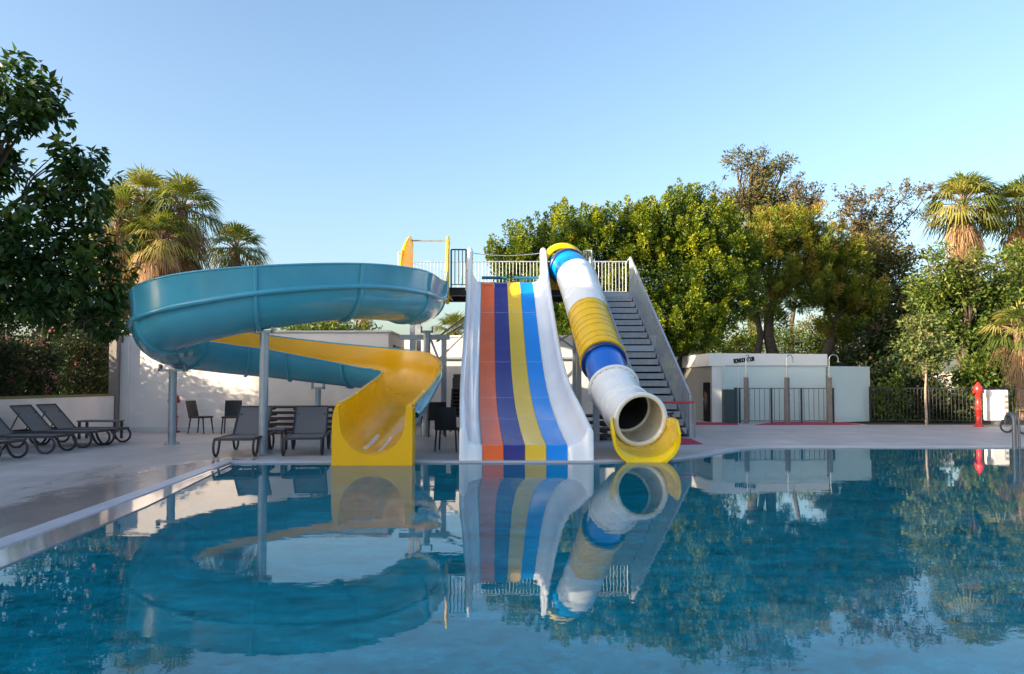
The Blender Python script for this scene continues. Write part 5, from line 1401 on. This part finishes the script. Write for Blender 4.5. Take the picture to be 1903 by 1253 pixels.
# fan palms
def frond_fan(c_, dirv, L_, seg=20, droop=0.35, wdt=0.055, fan=2.6):
    """one palmate leaf: petiole end c_, pointing dirv; returns quads"""
    d = Vector(dirv).normalized(); s_ = d.cross(Vector((0, 0, 1)))
    if s_.length < .1: s_ = Vector((1, 0, 0))
    s_.normalize(); n = s_.cross(d)
    out = []
    for k in range(seg):
        a = (k / (seg - 1) - .5) * fan
        dd = (d * math.cos(a) + s_ * math.sin(a)).normalized()
        ll = L_ * (0.75 + 0.25 * math.cos(a)) * random.uniform(.85, 1.05)
        sd = dd.cross(n).normalized() * wdt
        fold = n * (0.03 if k % 2 else -0.03)
        m_ = c_ + dd * ll * .55 + fold
        tipd = Vector((0, 0, -1)) * droop * ll * random.uniform(.5, 1.3)
        tip = c_ + dd * ll + tipd
        out += [c_, m_ - sd * .8, m_ + sd * .8, c_ + dd * 0.02] if False else [c_, m_ - sd, m_ + sd, c_]
        out += [m_ - sd, tip - sd * .15, tip + sd * .15, m_ + sd]
    return out
def fan_palm(lb, x, y, ztop, size, nf=46, nd=40, grp="tall fan palms", trunk_r=0.2, skirt=1.0, name="fan_palm", tight=0):
    root = thing(name, lb, "palm tree", (x, y, 0), 0, grp)
    mb = MB(); cpt = Vector((x, y, ztop))
    mb.tube([(x, y, -.05), (x + .05, y, ztop * .5), (x, y, ztop)], [trunk_r * 1.25, trunk_r, trunk_r], 12)
    G, Dd, pet = [], [], MB()
    for k in range(nf):
        az = k * 2.39996 + random.uniform(-.2, .2); el = R(84 - 105 * (k / nf) ** 0.9 + random.uniform(-8, 8))
        d = Vector((math.cos(az) * math.cos(el), math.sin(az) * math.cos(el), math.sin(el)))
        pl = size * random.uniform(.40, .52)
        e = cpt + d * pl + Vector((0, 0, -.06 * size))
        pet.tube([cpt, (cpt + e) / 2 + Vector((0, 0, .04 * size)), e], [.03, .025, .018], 5)
        G += frond_fan(e, d + Vector((0, 0, -.25)), size * .60, droop=.30 + .30 * (k / nf), wdt=.019 * size)
    for k in range(nd):
        az = random.uniform(0, 2 * math.pi); f = k / nd
        el = R(-15 - tight - (60 - tight * .8) * min(1, f * 1.5) + random.uniform(-16, 16) * (1 - tight / 60))
        d = Vector((math.cos(az) * math.cos(el), math.sin(az) * math.cos(el), math.sin(el)))
        zz = ztop - f * size * .55 * skirt
        b0 = Vector((x, y, zz)); e = b0 + d * size * random.uniform(.22, .48)
        Dd += frond_fan(e, d + Vector((0, 0, -.55)), size * .58, seg=14, droop=.5, wdt=.013 * size, fan=1.3)
    mb.build("trunk", M['palmbark'], root); pet.build("petiole", M['palmbark'], root)
    V = np.array([list(v) for v in G]) - np.array([x, y, 0]); n = len(V) // 4
    quick_mesh("green_fronds", V, n, M['frond'], root, np.repeat(RNG.random(n // 40 + 1), 40)[:n])
    V = np.array([list(v) for v in Dd]) - np.array([x, y, 0]); n = len(V) // 4
    quick_mesh("dry_fronds", V, n, M['deadfrond'], root, np.repeat(RNG.random(n // 28 + 1), 28)[:n])
    return root
def palm_at(px_, py_, Y, size, lb, **k_):
    p = at(px_, py_, Y); return fan_palm(lb, p.x, p.y, p.z, size, **k_)
palm_at(1791, 385, 45, 2.7, "tall fan palm against the sky left of the right photo edge", skirt=1.9, nd=70, tight=42)
palm_at(1896, 395, 46, 2.8, "tall fan palm cut by the right photo edge", skirt=1.9, nd=70, tight=42)
GPL = "shaggy fan palms behind the stucco building"
palm_at(222, 408, 29, 1.75, "leftmost shaggy fan palm, brownish and half hidden by the dark tree", grp=GPL, skirt=2.6, nf=30, nd=90)
palm_at(268, 378, 31, 1.9, "tallest shaggy fan palm behind the left end of the teal slide", grp=GPL, skirt=2.8, nf=30, nd=110)
palm_at(340, 392, 30, 1.85, "shaggy fan palm right of the tallest one behind the teal slide", grp=GPL, skirt=2.8, nf=32, nd=100)
palm_at(300, 450, 28.5, 1.6, "lower shaggy fan palm in front of the tallest one behind the teal slide", grp=GPL, skirt=2.4, nf=26, nd=80)
palm_at(438, 466, 34, 1.7, "short fan palm at the right end of the left palm group", grp=GPL, skirt=1.6, nf=30, nd=60)
palm_at(845, 622, 48, 1.9, "distant small fan palm seen between the spiral and striped slides", grp="distant fan palms", nf=26, nd=20)
palm_at(676, 560, 46, 1.2, "distant shaggy palm trunk seen under the upper teal run", grp="distant fan palms", nf=14, nd=40, skirt=3.0)
palm_at(1892, 618, 25.6, 1.35, "low yellow green fan palm at the right edge behind the fence", grp="low fan palms", nf=30, nd=14, skirt=.8, trunk_r=.14)

# ---------------------------------------------------------------- hotel wing added out of view on the left to shade the terrace
hw = thing("shade_wing", "long three storey hotel wing left of the pool, added outside the picture to shade the terrace", "building", (-26, -10, 0))
mb = MB(); mb.box((-27, -0.9, 5.15), (10, 18.6, 10.3)); mb.build("wall", M['unseen'], hw)
mb = MB(); mb.box((-27, -0.9, 10.4), (10.4, 19.0, 0.2)); mb.build("roof_slab", M['stucco'], hw)
mb = MB()
for f in range(3):
    for k in range(5): mb.box((-21.99, -7.8 + k * 3.5, 2.0 + f * 3.1), (0.06, 1.6, 1.5))
mb.build("windows", M['hglass'], hw)
